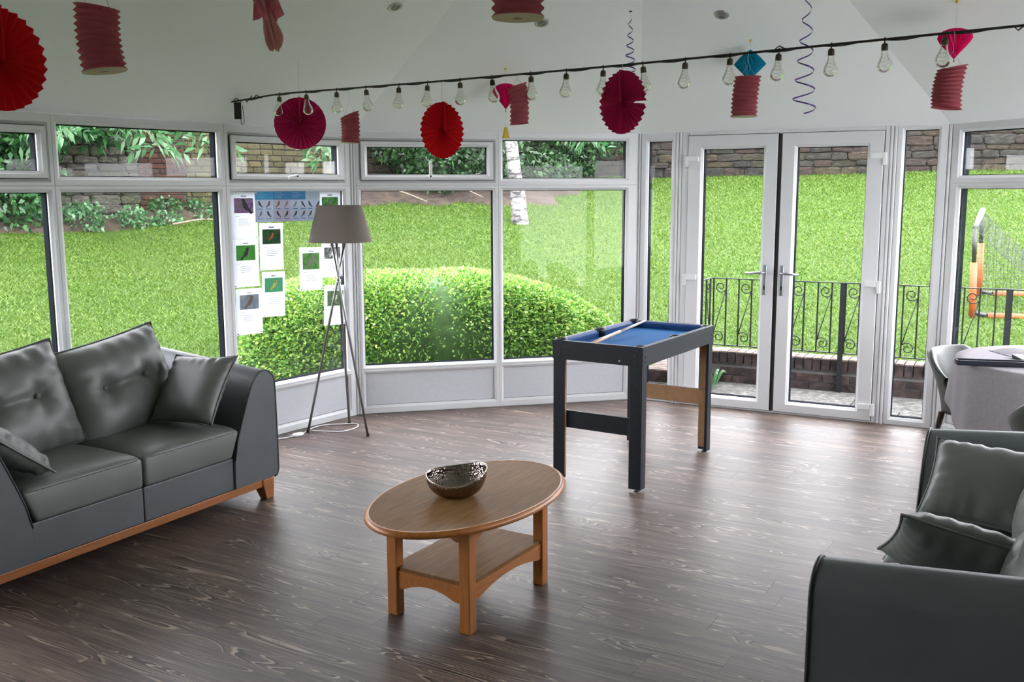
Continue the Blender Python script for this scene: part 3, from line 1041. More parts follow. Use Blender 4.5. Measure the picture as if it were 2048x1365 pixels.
recalc(o.data)
rimt = MB().tube([Vector(bowl_pt(k / 64, 1, False)) * 0.992 for k in range(64)], 0.0022, 6, closed=True)
rimt.build('rim', mat('polished_rim', (0.5, 0.42, 0.36), 0.15, 1.0), BW, True)

# ------------------------------------------------------------------ pool table
PT = thing('pool_table', 'small black pool table with blue felt beside the double doors', 'pool table', (0.70, 5.222, 0), math.radians(57.3))
PLN, PWD, ZT, ZB = 1.025, 0.56, 0.807, 0.70
th = 0.022
MB().box(0, th, 0, PWD, ZB, ZT).build('apron', pool_blk, PT, bevel=0.002)
MB().box(PLN - th, PLN, 0, PWD, ZB, ZT).build('apron', pool_blk, PT, bevel=0.002)
MB().box(th, PLN - th, 0, th, ZB, ZT).build('apron', pool_blk, PT, bevel=0.002)
MB().box(th, PLN - th, PWD - th, PWD, ZB, ZT).build('apron', pool_blk, PT, bevel=0.002)
MB().box(th, PLN - th, th, PWD - th, 0.752, 0.765).build('felt_bed', felt, PT)
MB().box(th, PLN - th, th, PWD - th, 0.735, 0.7515).build('bed_board', mdf, PT)
def cushion(p, q, inn):
    p, q, inn = Vector(p), Vector(q), Vector(inn)
    pr_ = [(0.0, ZT - 0.001), (0.012, ZT - 0.002), (0.026, ZT - 0.012), (0.02, 0.766), (0.0, 0.766)]
    vs = []
    for e in (p, q):
        for o_, z in pr_:
            v = e + inn * o_
            vs.append((v.x, v.y, z))
    n = len(pr_)
    fs = [(j, (j + 1) % n, n + (j + 1) % n, n + j) for j in range(n)] + [tuple(range(n)), tuple(range(2 * n - 1, n - 1, -1))]
    o = MB().add(vs, fs).build('cushion', felt_d, PT)
    recalc(o.data)
e = th
pk = 0.045
cushion((e, e + pk), (e, PWD - e - pk), (1, 0))if False else None
cushion((e, e + pk, 0), (e, PWD - e - pk, 0), (1, 0, 0))
cushion((PLN - e, e + pk, 0), (PLN - e, PWD - e - pk, 0), (-1, 0, 0))
for y, d in ((e, 1), (PWD - e, -1)):
    cushion((e + pk, y, 0), (PLN / 2 - 0.04, y, 0), (0, d, 0))
    cushion((PLN / 2 + 0.04, y, 0), (PLN - e - pk, y, 0), (0, d, 0))
for px in (e + 0.018, PLN / 2, PLN - e - 0.018):
    for py, sy in ((e + 0.012, 1), (PWD - e - 0.012, -1)):
        m_ = MB()
        m_.lathe([(0.022, 0.7655), (0.032, 0.7665), (0.034, 0.80), (0.034, (0.813 if sy < 0 else 0.8065)), (0.029, (0.813 if sy < 0 else 0.8065)), (0.027, 0.775), (0.02, 0.768)], 18, Matrix.Translation((px, py, 0)), capb=True)
        m_.build('pocket', black_m, PT, True)
for x_in, x_out, sgn in ((0.0, 0.06, -1), (PLN, PLN - 0.06, 1)):
    for y_out, y_in in ((0.0, 0.085), (PWD, PWD - 0.085)):
        l = MB()
        t_ = 0.018
        xa, xb = (0.004, 0.004 + t_) if sgn < 0 else (PLN - 0.004 - t_, PLN - 0.004)
        sy = 1 if y_out == 0 else -1
        ya, yb = sorted((y_out + sy * 0.004, y_out + sy * 0.078))
        l.box(xa, xb, ya, yb, 0.013, ZB + 0.03)
        y2a, y2b = sorted((y_out + sy * 0.004, y_out + sy * (0.004 + t_)))
        x2a, x2b = sorted(((xb if sgn < 0 else xa), (xb + 0.042 if sgn < 0 else xa - 0.042)))
        l.box(x2a, x2b, y2a, y2b, 0.013, ZB + 0.03)
        leg = l.build('leg', pool_blk, PT, bevel=0.0015)
        # raw inside faces of the leg boards
        xi = xb + 0.0008 if sgn < 0 else xa - 0.0008
        MB().box(min(xi, xi - sgn * 0.001), max(xi, xi - sgn * 0.001), ya + 0.022 if sy > 0 else ya, yb if sy > 0 else yb - 0.022, 0.03, ZB).build('inner_face', mdf, leg)
        yi = y2b if sy > 0 else y2a
        MB().box(x2a, x2b, min(yi, yi + sy * 0.001), max(yi, yi + sy * 0.001), 0.03, ZB).build('inner_face', mdf, leg)
        MB().box(min(xi, xi + sgn * 0.017), max(xi, xi + sgn * 0.017), (yb if sy > 0 else ya - 0.001), (yb + 0.001 if sy > 0 else ya), 0.03, ZB).build('inner_face', mdf, leg)
        fx, fy = (xa + xb) / 2 - sgn * 0.012, y_out + sy * 0.035
        MB().lathe([(0.008, 0.024), (0.008, 0.009), (0.015, 0.007), (0.016, 0.0), (0.0, 0.0)], 12, Matrix.Translation((fx, fy, 0))).build('foot', black_m, PT)
        for bz in (0.725, 0.752):
            MB().lathe([(0.0, 0.004), (0.0045, 0.003), (0.006, 0.0)], 10, Matrix.Translation((x_in, y_out + sy * 0.045, bz)) @ Matrix.Rotation(sgn * PI / 2, 4, 'Y')).build('bolt', black_m, PT)
            MB().lathe([(0.0, 0.004), (0.0045, 0.003), (0.006, 0.0)], 10, Matrix.Translation((x_in - sgn * 0.035, y_out, bz)) @ Matrix.Rotation(sy * PI / 2, 4, 'X')).build('bolt', black_m, PT)
    xa, xb = (0.024, 0.040) if sgn < 0 else (PLN - 0.040, PLN - 0.024)
    st = MB().box(xa, xb, 0.026, PWD - 0.026, 0.305, 0.405).build('stretcher', pool_blk, PT, bevel=0.0015)
    xi = xb if sgn < 0 else xa
    MB().box(min(xi, xi - sgn * 0.001), max(xi, xi - sgn * 0.001), 0.026, PWD - 0.026, 0.306, 0.404).build('inner_face', mdf, st)
MB().lathe([(0.0, 0.003), (0.004, 0.0025), (0.005, 0.0)], 10, Matrix.Translation((0, 0.14, 0.722)) @ Matrix.Rotation(-PI / 2, 4, 'Y')).build('bolt', white_p, PT)
MT = Matrix.Translation((0.70, 5.222, 0)) @ Matrix.Rotation(math.radians(57.3), 4, 'Z')
cq = thing('pool_cue', 'wooden pool cue lying along the blue felt of the pool table', 'pool cue')
pa, pb = MT @ Vector((0.045, 0.375, 0.7775)), MT @ Vector((0.965, 0.44, 0.812))
pm = pa.lerp(pb, 0.55)
MB().tube([pa, pm], [0.0115, 0.009], 12).build('butt', cue_m, cq, True)
MB().tube([pm, pb], [0.009, 0.0062], 12).build('shaft', mat('cue_shaft', (0.42, 0.36, 0.30), 0.3), cq, True)

# ------------------------------------------------------------------ floor lamp
LPC = (-1.150, 6.676)
FL = thing('floor_lamp', 'steel tripod floor lamp with a taupe drum shade in the window corner', 'lamp', (LPC[0], LPC[1], 0))
feet = [(-0.976, 6.515), (-1.405, 6.633), (-1.159, 6.878)]
hub = Vector((-1.172, 6.678, 1.03))
offs = [Vector((0.006, -0.010, 0)), Vector((-0.008, -0.004, 0)), Vector((0.004, 0.010, 0))]
O = Vector((LPC[0], LPC[1], 0))
for (fx, fy), of in zip(feet, offs):
    f = Vector((fx, fy, 0.0))
    h = hub + of
    tp = h + (h - f) * 0.33
    lg = MB().tube([f - O, h - O, tp - O], 0.0085, 10).build('leg', chrome, FL, True)
    MB().lathe([(0.0, 0.0), (0.010, 0.0), (0.011, 0.012), (0.0088, 0.02)], 12, Matrix.Translation(f - O)).build('rubber_foot', black_m, lg, True)
MB().lathe([(0.016, -0.02), (0.018, 0.0), (0.016, 0.02)], 16, Matrix.Translation(hub - O), capb=True, capt=True).build('joint', chrome, FL, True)
zs0, zs1, r0, r1 = 1.302, 1.545, 0.213, 0.149
m_ = MB().lathe([(r0, zs0), (r1, zs1), (r1 - 0.003, zs1), (r0 - 0.003, zs0), (r0, zs0)], 64)
m_.build('shade', shade_m, FL, True)
m_ = MB()
m_.tube([Vector((0, 0, 1.36)), Vector((0, 0, 1.50))], 0.014, 12)
for k in range(3):
    a = k * 2 * PI / 3
    m_.tube([(0, 0, 1.50), (0.158 * math.cos(a), 0.158 * math.sin(a), 1.50)], 0.0025, 6)
m_.build('shade_carrier', white_p, FL)
MB().lathe([(0.0, 1.525), (0.02, 1.515), (0.03, 1.49), (0.022, 1.45), (0.013, 1.42)], 20).build('light_bulb', mat('bulb_white', (0.8, 0.8, 0.78), 0.3), FL, True)
m_ = MB()
for (fx, fy), of in zip(feet, offs):
    f = Vector((fx, fy, 0.0))
    tp = hub + of + (hub + of - f) * 0.325
    m_.tube([tp - O, (0, 0, 1.375)], 0.006, 8)
m_.build('top_bracket', chrome, FL)
cord = [(-1.66, 6.36), (-1.595, 6.404), (-1.509, 6.469), (-1.453, 6.536), (-1.425, 6.60), (-1.400, 6.72), (-1.332, 6.82), (-1.215, 6.845), (-1.12, 6.86), (-1.085, 6.80), (-1.11, 6.70), (-1.182, 6.628), (-1.30, 6.642), (-1.385, 6.655)]
def smooth_path(pts, n=5):
    P = [Vector(p) for p in pts]
    out = []
    for i in range(len(P) - 1):
        p0, p1, p2, p3 = P[max(i - 1, 0)], P[i], P[i + 1], P[min(i + 2, len(P) - 1)]
        for k in range(n):
            t = k / n
            out.append(0.5 * ((2 * p1) + (p2 - p0) * t + (2 * p0 - 5 * p1 + 4 * p2 - p3) * t * t + (3 * p1 - p0 - 3 * p2 + p3) * t ** 3))
    out.append(P[-1])
    return out
MB().tube(smooth_path([(x - LPC[0], y - LPC[1], 0.0045) for x, y in cord]), 0.004, 6).build('cord', white_p, FL, True)
m_ = MB().lathe([(0.0, 0.0), (0.03, 0.0), (0.036, 0.008), (0.03, 0.018), (0.0, 0.022)], 24, Matrix.Diagonal((1.35, 0.8, 1, 1)))
m_.build('foot_switch', white_p, FL, True, loc=(-1.453 - LPC[0], 6.532 - LPC[1], 0), rot=(0, 0, math.radians(50)))

# ------------------------------------------------------------------ throw pillows on the right sofa
throw_pillow(loc_eul((1.695, 3.422, 0.592), (-1.02, 0.055, -0.547)), 0.40, 0.40, 0.13, 15, 'grey leather throw pillow lying back against the far arm of the right sofa')
throw_pillow(loc_eul((1.310, 2.775, 0.585), (0.95, 0.22, -0.338)), 0.40, 0.38, 0.13, 18, 'grey leather throw pillow just showing over the near arm of the right sofa')

# ------------------------------------------------------------------ dining table, cloth, chairs
DT = thing('dining_table', 'round dark wooden dining table under a lilac grey cloth by the right window', 'table', (2.92, 5.06, 0))
DR = 0.56
dkw = noisy('dark_table_wood', (0.03, 0.015, 0.01), (0.06, 0.03, 0.02), 8, 0.4, (1, 8, 8))
MB().lathe([(0.0, 0.715), (DR - 0.01, 0.715), (DR, 0.725), (DR, 0.745), (0.0, 0.745)], 48).build('tabletop', dkw, DT)
MB().lathe([(0.05, 0.715), (0.045, 0.60), (0.06, 0.35), (0.045, 0.2), (0.07, 0.12)], 20).build('pedestal', dkw, DT, True)
for k in range(4):
    a = k * PI / 2 + 0.5
    MB().tube([(0.04 * math.cos(a), 0.04 * math.sin(a), 0.16), (0.2 * math.cos(a), 0.2 * math.sin(a), 0.10), (0.36 * math.cos(a), 0.36 * math.sin(a), 0.022)], [0.035, 0.03, 0.02], 8).build('leg', dkw, DT, True)
def cloth_pt(a, b):
    th = 2 * PI * a
    fold = 0.5 + 0.3 * math.sin(th * 14 + 0.8 * math.sin(th * 3)) + 0.2 * math.sin(th * 23 + 1)
    corner = abs(math.sin(2 * th + 0.9)) ** 1.5
    if b < 0.5:
        r = (DR + 0.004) * b * 2
        z = 0.7475 + 0.0005
        return (r * math.cos(th), r * math.sin(th), z)
    q = (b - 0.5) * 2
    drop = 0.235 + 0.19 * corner
    r = DR + 0.006 + 0.012 * min(1, q * 4) + 0.03 * q * fold
    return (r * math.cos(th), r * math.sin(th), 0.7476 - drop * q)
cl = tag(MB().grid(cloth_pt, 144, 23, cu=True).build('tablecloth', cloth_m, None, True, loc=(2.92, 5.06, 0)), 'lilac grey tablecloth draped over the round dining table', 'tablecloth')
sol = cl.modifiers.new('thick', 'SOLIDIFY')
sol.thickness = 0.0015
sol.offset = 1
tb = thing('tray', 'long narrow black tray lying across the front of the tablecloth', 'tray', (2.60, 4.93, 0.7497), math.radians(-14))
MB().box(-0.33, 0.40, -0.035, 0.035, 0.0, 0.008).build('base', mat('navy_black', (0.005, 0.006, 0.014), 0.55, 0, 0.25), tb, bevel=0.003)
m_ = MB()
m_.box(-0.33, 0.40, -0.035, -0.028, 0.008, 0.026)
m_.box(-0.33, 0.40, 0.028, 0.035, 0.008, 0.026)
m_.box(-0.33, -0.323, -0.028, 0.028, 0.008, 0.026)
m_.box(0.393, 0.40, -0.028, 0.028, 0.008, 0.026)
m_.build('edge', MATS['navy_black'], tb)
bx = thing('tablet', 'flat black folder standing propped on the dining table cloth', 'folder', (2.78, 5.10, 0.7497), math.radians(-10))
MB().box(-0.13, 0.2, -0.09, 0.09, 0.0, 0.014).build('cover', MATS['navy_black'], bx, bevel=0.003)
MB().box(-0.13, 0.2, -0.085, 0.085, 0.0145, 0.018).build('page', mat('grey_page', (0.25, 0.26, 0.28), 0.6), bx)
nk = MB().grid(lambda a, b: (-0.2 + 0.4 * a, -0.1 + 0.2 * b, 0.001 + 0.035 * math.sin(PI * a) ** 0.7 * math.sin(PI * b) ** 0.5 * (0.8 + 0.2 * math.sin(9 * a))), 16, 12)
nk.grid(lambda a, b: (0.2 - 0.4 * a, -0.1 + 0.2 * b, 0.0), 16, 12)
tag(nk.build('folded_cloth', cloth_m, None, True, loc=(2.86, 5.36, 0.7495), rot=(0, 0, 0.1)), 'folded lilac grey cloth heaped at the back of the dining table', 'cloth')

chair_l = leather('chair_leather', (0.03813, 0.04321, 0.04067), (0.0483, 0.05338, 0.05084))
def tub_chair(loc, rz, label, top=0.755):
    """tub dining chair, its front along +x"""
    t = thing('tub_chair', label, 'chair', loc, rz, 'leather tub chairs at the round table')
    def shell(a, b, off):
        th = PI + (a - 0.5) * math.radians(165)
        edge = abs(2 * a - 1)
        ztop = top - 0.13 * max(0, edge - 0.45) / 0.55 * 1.0
        z = 0.36 + (ztop - 0.36) * b
        lean = 0.095 * b ** 1.4
        rx, ry = 0.195 + lean + off, 0.195 + lean + off
        return (rx * math.cos(th) - 0.02, ry * math.sin(th), z)
    m_ = MB()
    nu, nv = 40, 12
    m_.grid(lambda a, b: shell(a, b, 0.0), nu, nv)
    m_.grid(lambda a, b: shell(1 - a, b, -0.045), nu, nv)
    def lip(a, b):
        o = shell(a, 1, 0.0); i = shell(a, 1, -0.045)
        k = b
        return (o[0] + (i[0] - o[0]) * k, o[1] + (i[1] - o[1]) * k, o[2] + 0.018 * math.sin(PI * k))
    m_.grid(lip, nu, 7)
    for a in (0.0, 1.0):
        m_.grid(lambda u, b, a=a: tuple(np.array(shell(a, b, 0.0)) * (1 - u) + np.array(shell(a, b, -0.045)) * u), 2, nv)
    m_.grid(lambda u, a: tuple(np.array(shell(a, 0, 0.0)) * (1 - u) + np.array(shell(a, 0, -0.045)) * u), 2, nu)
    s_ = m_.build('backrest', chair_l, t)
    weld(s_)
    MB().lathe([(0.0, 0.36), (0.17, 0.36), (0.18, 0.375), (0.185, 0.43), (0.165, 0.455), (0.0, 0.465)], 36, Matrix.Translation((0.0, 0, 0))).build('seat', chair_l, t, True)
    for sx in (-1, 1):
        for sy in (-1, 1):
            MB().tube([(sx * 0.15, sy * 0.15, 0.36), (sx * 0.2, sy * 0.19, 0.0)], [0.02, 0.012], 8).build('leg', dkw, t, True)
    return t
tub_chair((2.70, 5.57, 0), math.radians(-58), 'grey leather tub chair between the round table and the glazed doors', 0.70)
tub_chair((2.46, 4.16, 0), math.radians(55), 'grey leather tub chair behind the far arm of the right sofa')
# ------------------------------------------------------------------ papers on the window glass
PY = 0.0265
def onA(s, z, y=PY):
    d = U(53.2)
    n = U(143.2)
    p = c1 - d * s + n * y
    return Vector((p[0], p[1], z))

PIC = {}
def pic_mat(name, c0, c1_, c2_, sc=25):
    m = mat('print_' + name, c0, 0.6, 0, 0.2)
    v = coords(m, 'Object', (1, 1, 1))
    f = noise(m, v, sc, 4, 0.6, 0.5)
    LK(m, ramp(m, f, [(0.32, c0), (0.5, c1_), (0.66, c2_)]), bsdf(m).inputs['Base Color'])
    PIC[name] = m
    return m
pic_mat('blossom', (0.05, 0.03, 0.07), (0.30, 0.16, 0.36), (0.12, 0.18, 0.08))
pic_mat('robin', (0.008, 0.05, 0.02), (0.02, 0.12, 0.05), (0.12, 0.10, 0.03))
pic_mat('meadow', (0.05, 0.26, 0.03), (0.08, 0.36, 0.05), (0.14, 0.42, 0.10), 10)
pic_mat('teal', (0.06, 0.34, 0.16), (0.08, 0.40, 0.20), (0.10, 0.44, 0.24), 8)
pic_mat('slate', (0.13, 0.17, 0.22), (0.22, 0.27, 0.33), (0.32, 0.34, 0.36), 14)
pic_mat('squirrel', (0.05, 0.20, 0.04), (0.10, 0.32, 0.06), (0.16, 0.38, 0.10), 14)
pic_mat('badger', (0.02, 0.03, 0.03), (0.14, 0.16, 0.15), (0.42, 0.43, 0.42), 40)
pic_mat('owl', (0.02, 0.06, 0.02), (0.08, 0.16, 0.06), (0.18, 0.20, 0.12), 30)
pic_mat('leafy', (0.02, 0.10, 0.02), (0.06, 0.22, 0.05), (0.14, 0.34, 0.10), 30)
b_black = mat('bird_black', (0.012, 0.013, 0.02), 0.6)
b_orange = mat('bird_orange', (0.60, 0.17, 0.03), 0.6)
b_brown = mat('bird_brown', (0.14, 0.085, 0.055), 0.6)
b_yellow = mat('bird_yellow', (0.52, 0.50, 0.06), 0.6)
b_grey = mat('fur_grey', (0.22, 0.19, 0.17), 0.6)
b_white = mat('bird_white', (0.66, 0.64, 0.60), 0.6)

def bird_poly(cx, cz, s, flip=1):
    pts = [(-0.50, -0.42), (-0.18, -0.10), (-0.10, 0.10), (0.02, 0.26), (0.08, 0.42), (0.20, 0.50), (0.32, 0.46), (0.44, 0.40), (0.33, 0.36), (0.32, 0.18), (0.24, -0.06), (0.08, -0.24), (-0.12, -0.28), (-0.34, -0.52)]
    return [(cx + flip * x * s, cz + z * s) for x, z in pts]

def flat(mb, poly, y):
    n = len(poly)
    mb.add([(x, y, z) for x, z in poly] + [(x, y + 0.0004, z) for x, z in poly],
           [tuple(range(n)), tuple(range(2 * n - 1, n - 1, -1))] + [(i, (i + 1) % n, n + (i + 1) % n, n + i) for i in range(n)])

def sheet(s0, z0, tilt, w, h, pic, birds, label, curl=0.004, ph=0.30, seed=0):
    """one printed A4 page: s0,z0 its middle on the glass"""
    p = onA(s0, z0)
    t = thing('printed_page', label, 'poster', p, A_RZ, 'printed wildlife pages on the window')
    t.rotation_euler = (0, math.radians(tilt), A_RZ)
    m_ = MB()
    m_.grid(lambda a, b: (-w / 2 + w * a, -curl * (0.5 + 0.5 * math.sin(5 * a + seed)) * (2 * b - 1) ** 4 * 1.2, -h / 2 + h * b), 8, 10)
    m_.grid(lambda a, b: (w / 2 - w * a, 0.0006, -h / 2 + h * b), 8, 10)
    m_.build('paper', paper_w, t, True)
    y = -0.0016
    pw, pz0, pz1 = 0.076, h / 2 - 0.045 - ph * h, h / 2 - 0.04
    q = MB()
    flat(q, [(-pw, pz0), (pw, pz0), (pw, pz1), (-pw, pz1)], y)
    pc = q.build('picture', PIC[pic], t)
    for (bx, bz, bs, fl, bm_) in birds:
        q = MB()
        flat(q, bird_poly(bx, (pz0 + pz1) / 2 + bz, bs, fl), y - 0.0005)
        q.build('bird_figure', bm_, pc)
    q = MB()
    flat(q, [(-0.022, pz1 + 0.010), (0.022, pz1 + 0.010), (0.022, pz1 + 0.016), (-0.022, pz1 + 0.016)], y)
    q.build('title_line', ink, t)
    zz = pz0 - 0.022
    r = random.Random(seed)
    for k in range(5):
        q = MB()
        x1 = 0.06 - r.random() * 0.04
        x0 = -0.07 if k == 0 else -0.045
        if k == 0:
            x1 = -0.035
        flat(q, [(x0, zz), (x1, zz), (x1, zz + 0.0028), (x0, zz + 0.0028)], y)
        q.build('text_line', ink_g, t)
        zz -= 0.0125 if k else 0.018
    # putty dots
    for x, z in ((-w / 2 + 0.01, -h / 2 + 0.008), (w / 2 - 0.01, -h / 2 + 0.008)):
        MB().lathe([(0.0, -0.002), (0.004, -0.002), (0.004, 0.0)], 8, Matrix.Translation((x, -0.001, z)) @ Matrix.Rotation(-PI / 2, 4, 'X')).build('tack', b_black, t)
    return t
W4, H4 = 0.208, 0.297
sheet(0.952, 1.487, 0.5, 0.215, 0.30, 'blossom', [(0.02, -0.005, 0.10, -1, b_black)], 'white page with a dark bird on purple blossom, top left of the pages', seed=1)
sheet(0.737, 1.276, 1.0, 0.195, 0.31, 'robin', [(0.0, 0.0, 0.05, 1, b_orange)], 'white page with an orange-breasted robin picture under the blue chart', seed=2)
sheet(0.952, 1.180, 0.5, 0.205, 0.31, 'meadow', [(-0.005, -0.005, 0.085, 1, b_black)], 'white page with a blackbird on bright green, left column', seed=3)
sheet(0.735, 0.958, 2.0, 0.19, 0.30, 'teal', [(0.0, 0.0, 0.07, 1, b_yellow), (0.012, 0.022, 0.03, 1, b_black)], 'white page with a yellow tit on teal green, below the robin page', seed=4)
sheet(0.942, 0.862, 1.5, 0.21, 0.30, 'slate', [(0.0, 0.0, 0.085, 1, b_brown)], 'white page with a brown sparrow on slate blue, lowest at the left', seed=5)
sheet(0.400, 1.106, 1.5, 0.205, 0.297, 'squirrel', [(-0.02, -0.015, 0.07, 1, b_grey), (0.03, 0.01, 0.07, -1, b_grey)], 'white page with a grey squirrel on grass, left of the lamp legs', ph=0.36, seed=6)
sheet(0.200, 1.160, 1.0, 0.195, 0.25, 'badger', [(0.0, 0.0, 0.06, 1, b_white)], 'white page with a black and white animal picture behind the lamp legs', seed=7)
sheet(0.185, 0.832, 3.0, 0.208, 0.285, 'owl', [(0.0, 0.0, 0.05, 1, b_white), (0.0, -0.02, 0.05, -1, b_grey)], 'white page lowest at the right, behind the lamp legs', ph=0.36, seed=8)
sheet(0.205, 1.525, 0.0, 0.2, 0.225, 'leafy', [(0.0, 0.0, 0.03, 1, b_grey)], 'white page with a leafy green picture above the lamp shade', seed=9)
# bird chart made of four leaflets
p = onA(0.575, 1.542)
ch = thing('bird_chart', 'wide bird chart with a blue header and rows of small birds on the window', 'poster', p, A_RZ)
ch.rotation_euler = (0, math.radians(0.5), A_RZ)
hd_a = mat('chart_blue', (0.015, 0.27, 0.55), 0.6)
hd_b = mat('chart_deep_blue', (0.01, 0.17, 0.40), 0.6)
body_a = translucent_mix(mat('chart_body', (0.50, 0.55, 0.66), 0.7), (0.55, 0.6, 0.7), 0.3)
body_b = translucent_mix(mat('chart_body_warm', (0.48, 0.45, 0.52), 0.7), (0.5, 0.5, 0.6), 0.3)
for k, (x0, x1, hm, bm_) in enumerate(((-0.285, -0.135, hd_a, body_a), (-0.135, 0.012, hd_b, body_b), (0.012, 0.145, hd_b, body_a), (0.145, 0.275, hd_a, body_a))):
    pn = MB().box(x0, x1, -0.0005 - 0.0003 * k, 0.0, -0.104, 0.104).build('leaflet', bm_, ch)
    MB().box(x0, x1, -0.0012, -0.0009, 0.042, 0.104).build('header', hm, pn)
    for j in range(3):
        MB().box(x0 + 0.015, x0 + 0.075 + 0.02 * (j % 2), -0.0016, -0.0013, 0.086 - 0.014 * j, 0.0885 - 0.014 * j).build('text_line', mat('chart_text', (0.25, 0.5, 0.7), 0.6) if 'chart_text' not in MATS else MATS['chart_text'], pn)
    for j in range(4):
        bx = x0 + 0.04 + 0.07 * (j % 2)
        bz = 0.012 - 0.065 * (j // 2)
        q = MB()
        flat(q, bird_poly(bx, bz, 0.042, 1 if (j + k) % 3 else -1), -0.0022)
        q.build('bird_figure', (b_black, b_brown, b_grey, b_black)[(j + k) % 4], pn)
        MB().box(bx - 0.022, bx + 0.022, -0.0018, -0.0015, bz - 0.033, bz - 0.029).build('caption', hd_b, pn)

# ------------------------------------------------------------------ string of bulbs
SL0 = Vector((-1.676, 6.073, 2.170))
SDIR = Vector((0.845, -0.535, 0)).normalized()
S_END = 4.62
def spt(d, dz=0.0):
    z = float(np.interp(d, [0, 0.4, 1.5, 2.5, 3.3, 3.97, S_END], [2.170, 2.196, 2.199, 2.208, 2.222, 2.236, 2.25]))
    return Vector((SL0.x + SDIR.x * d, SL0.y + SDIR.y * d, z + dz))
STR = thing('string_lights', 'black cable hung with a row of clear light bulbs under the ceiling', 'string lights', SL0)
m_ = MB()
m_.tube([spt(k * S_END / 40) - SL0 for k in range(41)], 0.0052, 8)
m_.build('cable', black_m, STR, True)
m_ = MB()
pp = []
for k in range(200):
    d = 0.05 + k * (S_END - 0.1) / 199
    a = d * 26
    pp.append(spt(d) - SL0 + Vector((-SDIR.y * 0.005 * math.cos(a), SDIR.x * 0.005 * math.cos(a), 0.005 * math.sin(a) - 0.003)))
m_.tube(pp, 0.0026, 5)
m_.build('lamp_wire', black_m, STR, True)
for d0, sg in ((0.03, 1), (0.12, -1), (0.20, 1), (3.3, 1), (4.2, -1)):
    MB().tube([spt(d0) - SL0 + Vector((0, 0, 0.004)), spt(d0 + 0.012) - SL0 + Vector((0.004, -0.006, 0.016 * sg)), spt(d0 + 0.05) - SL0 + Vector((0.01, -0.012, 0.004 - 0.012 * sg))], 0.0028, 6).build('cable_tie', black_m, STR, True)
MB().box(-0.021, 0.021, -0.011, 0.011, -0.098, 0.0).build('battery_box', black_m, STR, bevel=0.004, loc=spt(0.055) - SL0 + Vector((0, 0, -0.008)), rot=(0, 0, 0.3))
MB().tube(smooth_path([spt(0.06) - SL0 + Vector((0.012, 0, -0.106)), spt(0.06) - SL0 + Vector((0.018, 0, -0.135)), spt(0.085) - SL0 + Vector((0.014, 0, -0.125)), spt(0.08) - SL0 + Vector((0.012, 0, -0.03))]), 0.002, 6).build('box_lead', black_m, STR, True)
bulb_d = [0.4, 0.616, 0.842, 1.058, 1.279, 1.468, 1.678, 1.876, 2.1, 2.294, 2.491, 2.697, 2.897, 3.104, 3.316, 3.535, 3.745, 3.966]
gl_me = MB().lathe([(0.0125, 0.0), (0.0135, -0.012), (0.0175, -0.026), (0.0255, -0.042), (0.0295, -0.056), (0.0285, -0.068), (0.022, -0.079), (0.011, -0.085), (0.0, -0.0865)], 20).mesh('bulb', True)
gl_me.materials.append(bulb_g)
sk_me = MB().lathe([(0.0, 0.030), (0.004, 0.029), (0.010, 0.026), (0.0125, 0.022), (0.0125, 0.017), (0.0135, 0.016), (0.0125, 0.013), (0.0135, 0.010), (0.0125, 0.006), (0.0137, 0.004), (0.0130, 0.0), (0.0, 0.0)], 18).mesh('socket', True)
sk_me.materials.append(brass)
hk_me = MB().tube([(0, 0, 0.028), (0, 0, 0.040), (0.003, 0, 0.045), (0, 0, 0.051)], 0.003, 6).mesh('hook', True)
hk_me.materials.append(black_m)
fil = []
for k in range(46):
    a = k * 0.62
    rr = 0.006 + 0.010 * math.sin(PI * k / 45)
    fil.append((rr * math.cos(a) * 0.9, rr * math.sin(a), -0.006 - 0.066 * k / 45))
fl_me = MB().tube(fil, 0.0005, 4).mesh('wire', True)
fl_me.materials.append(mat('copper_wire', (0.35, 0.30, 0.22), 0.35, 0.9))
for i, d in enumerate(bulb_d):
    b_ = bpy.data.objects.new('bulb', gl_me)
    COL.objects.link(b_)
    b_.parent = STR
    b_.location = spt(d) - SL0 + Vector((0, 0, -0.043))
    b_.rotation_euler = (random.uniform(-0.10, 0.10), random.uniform(-0.12, 0.12), random.uniform(0, 6))
    for nm, me in (('socket', sk_me), ('hook', hk_me), ('filament', fl_me)):
        c_ = bpy.data.objects.new(nm, me)
        COL.objects.link(c_)
        c_.parent = b_

# ------------------------------------------------------------------ paper decorations
def thread(root, p, q, r=0.0012, name='thread', m=thread_m):
    return MB().tube([Vector(p), Vector(q)], r, 5).build(name, m, root)

def up_to(p):
    """height of the ceiling or string above a point, in local z"""
    return ceil_z(p) - p[2]

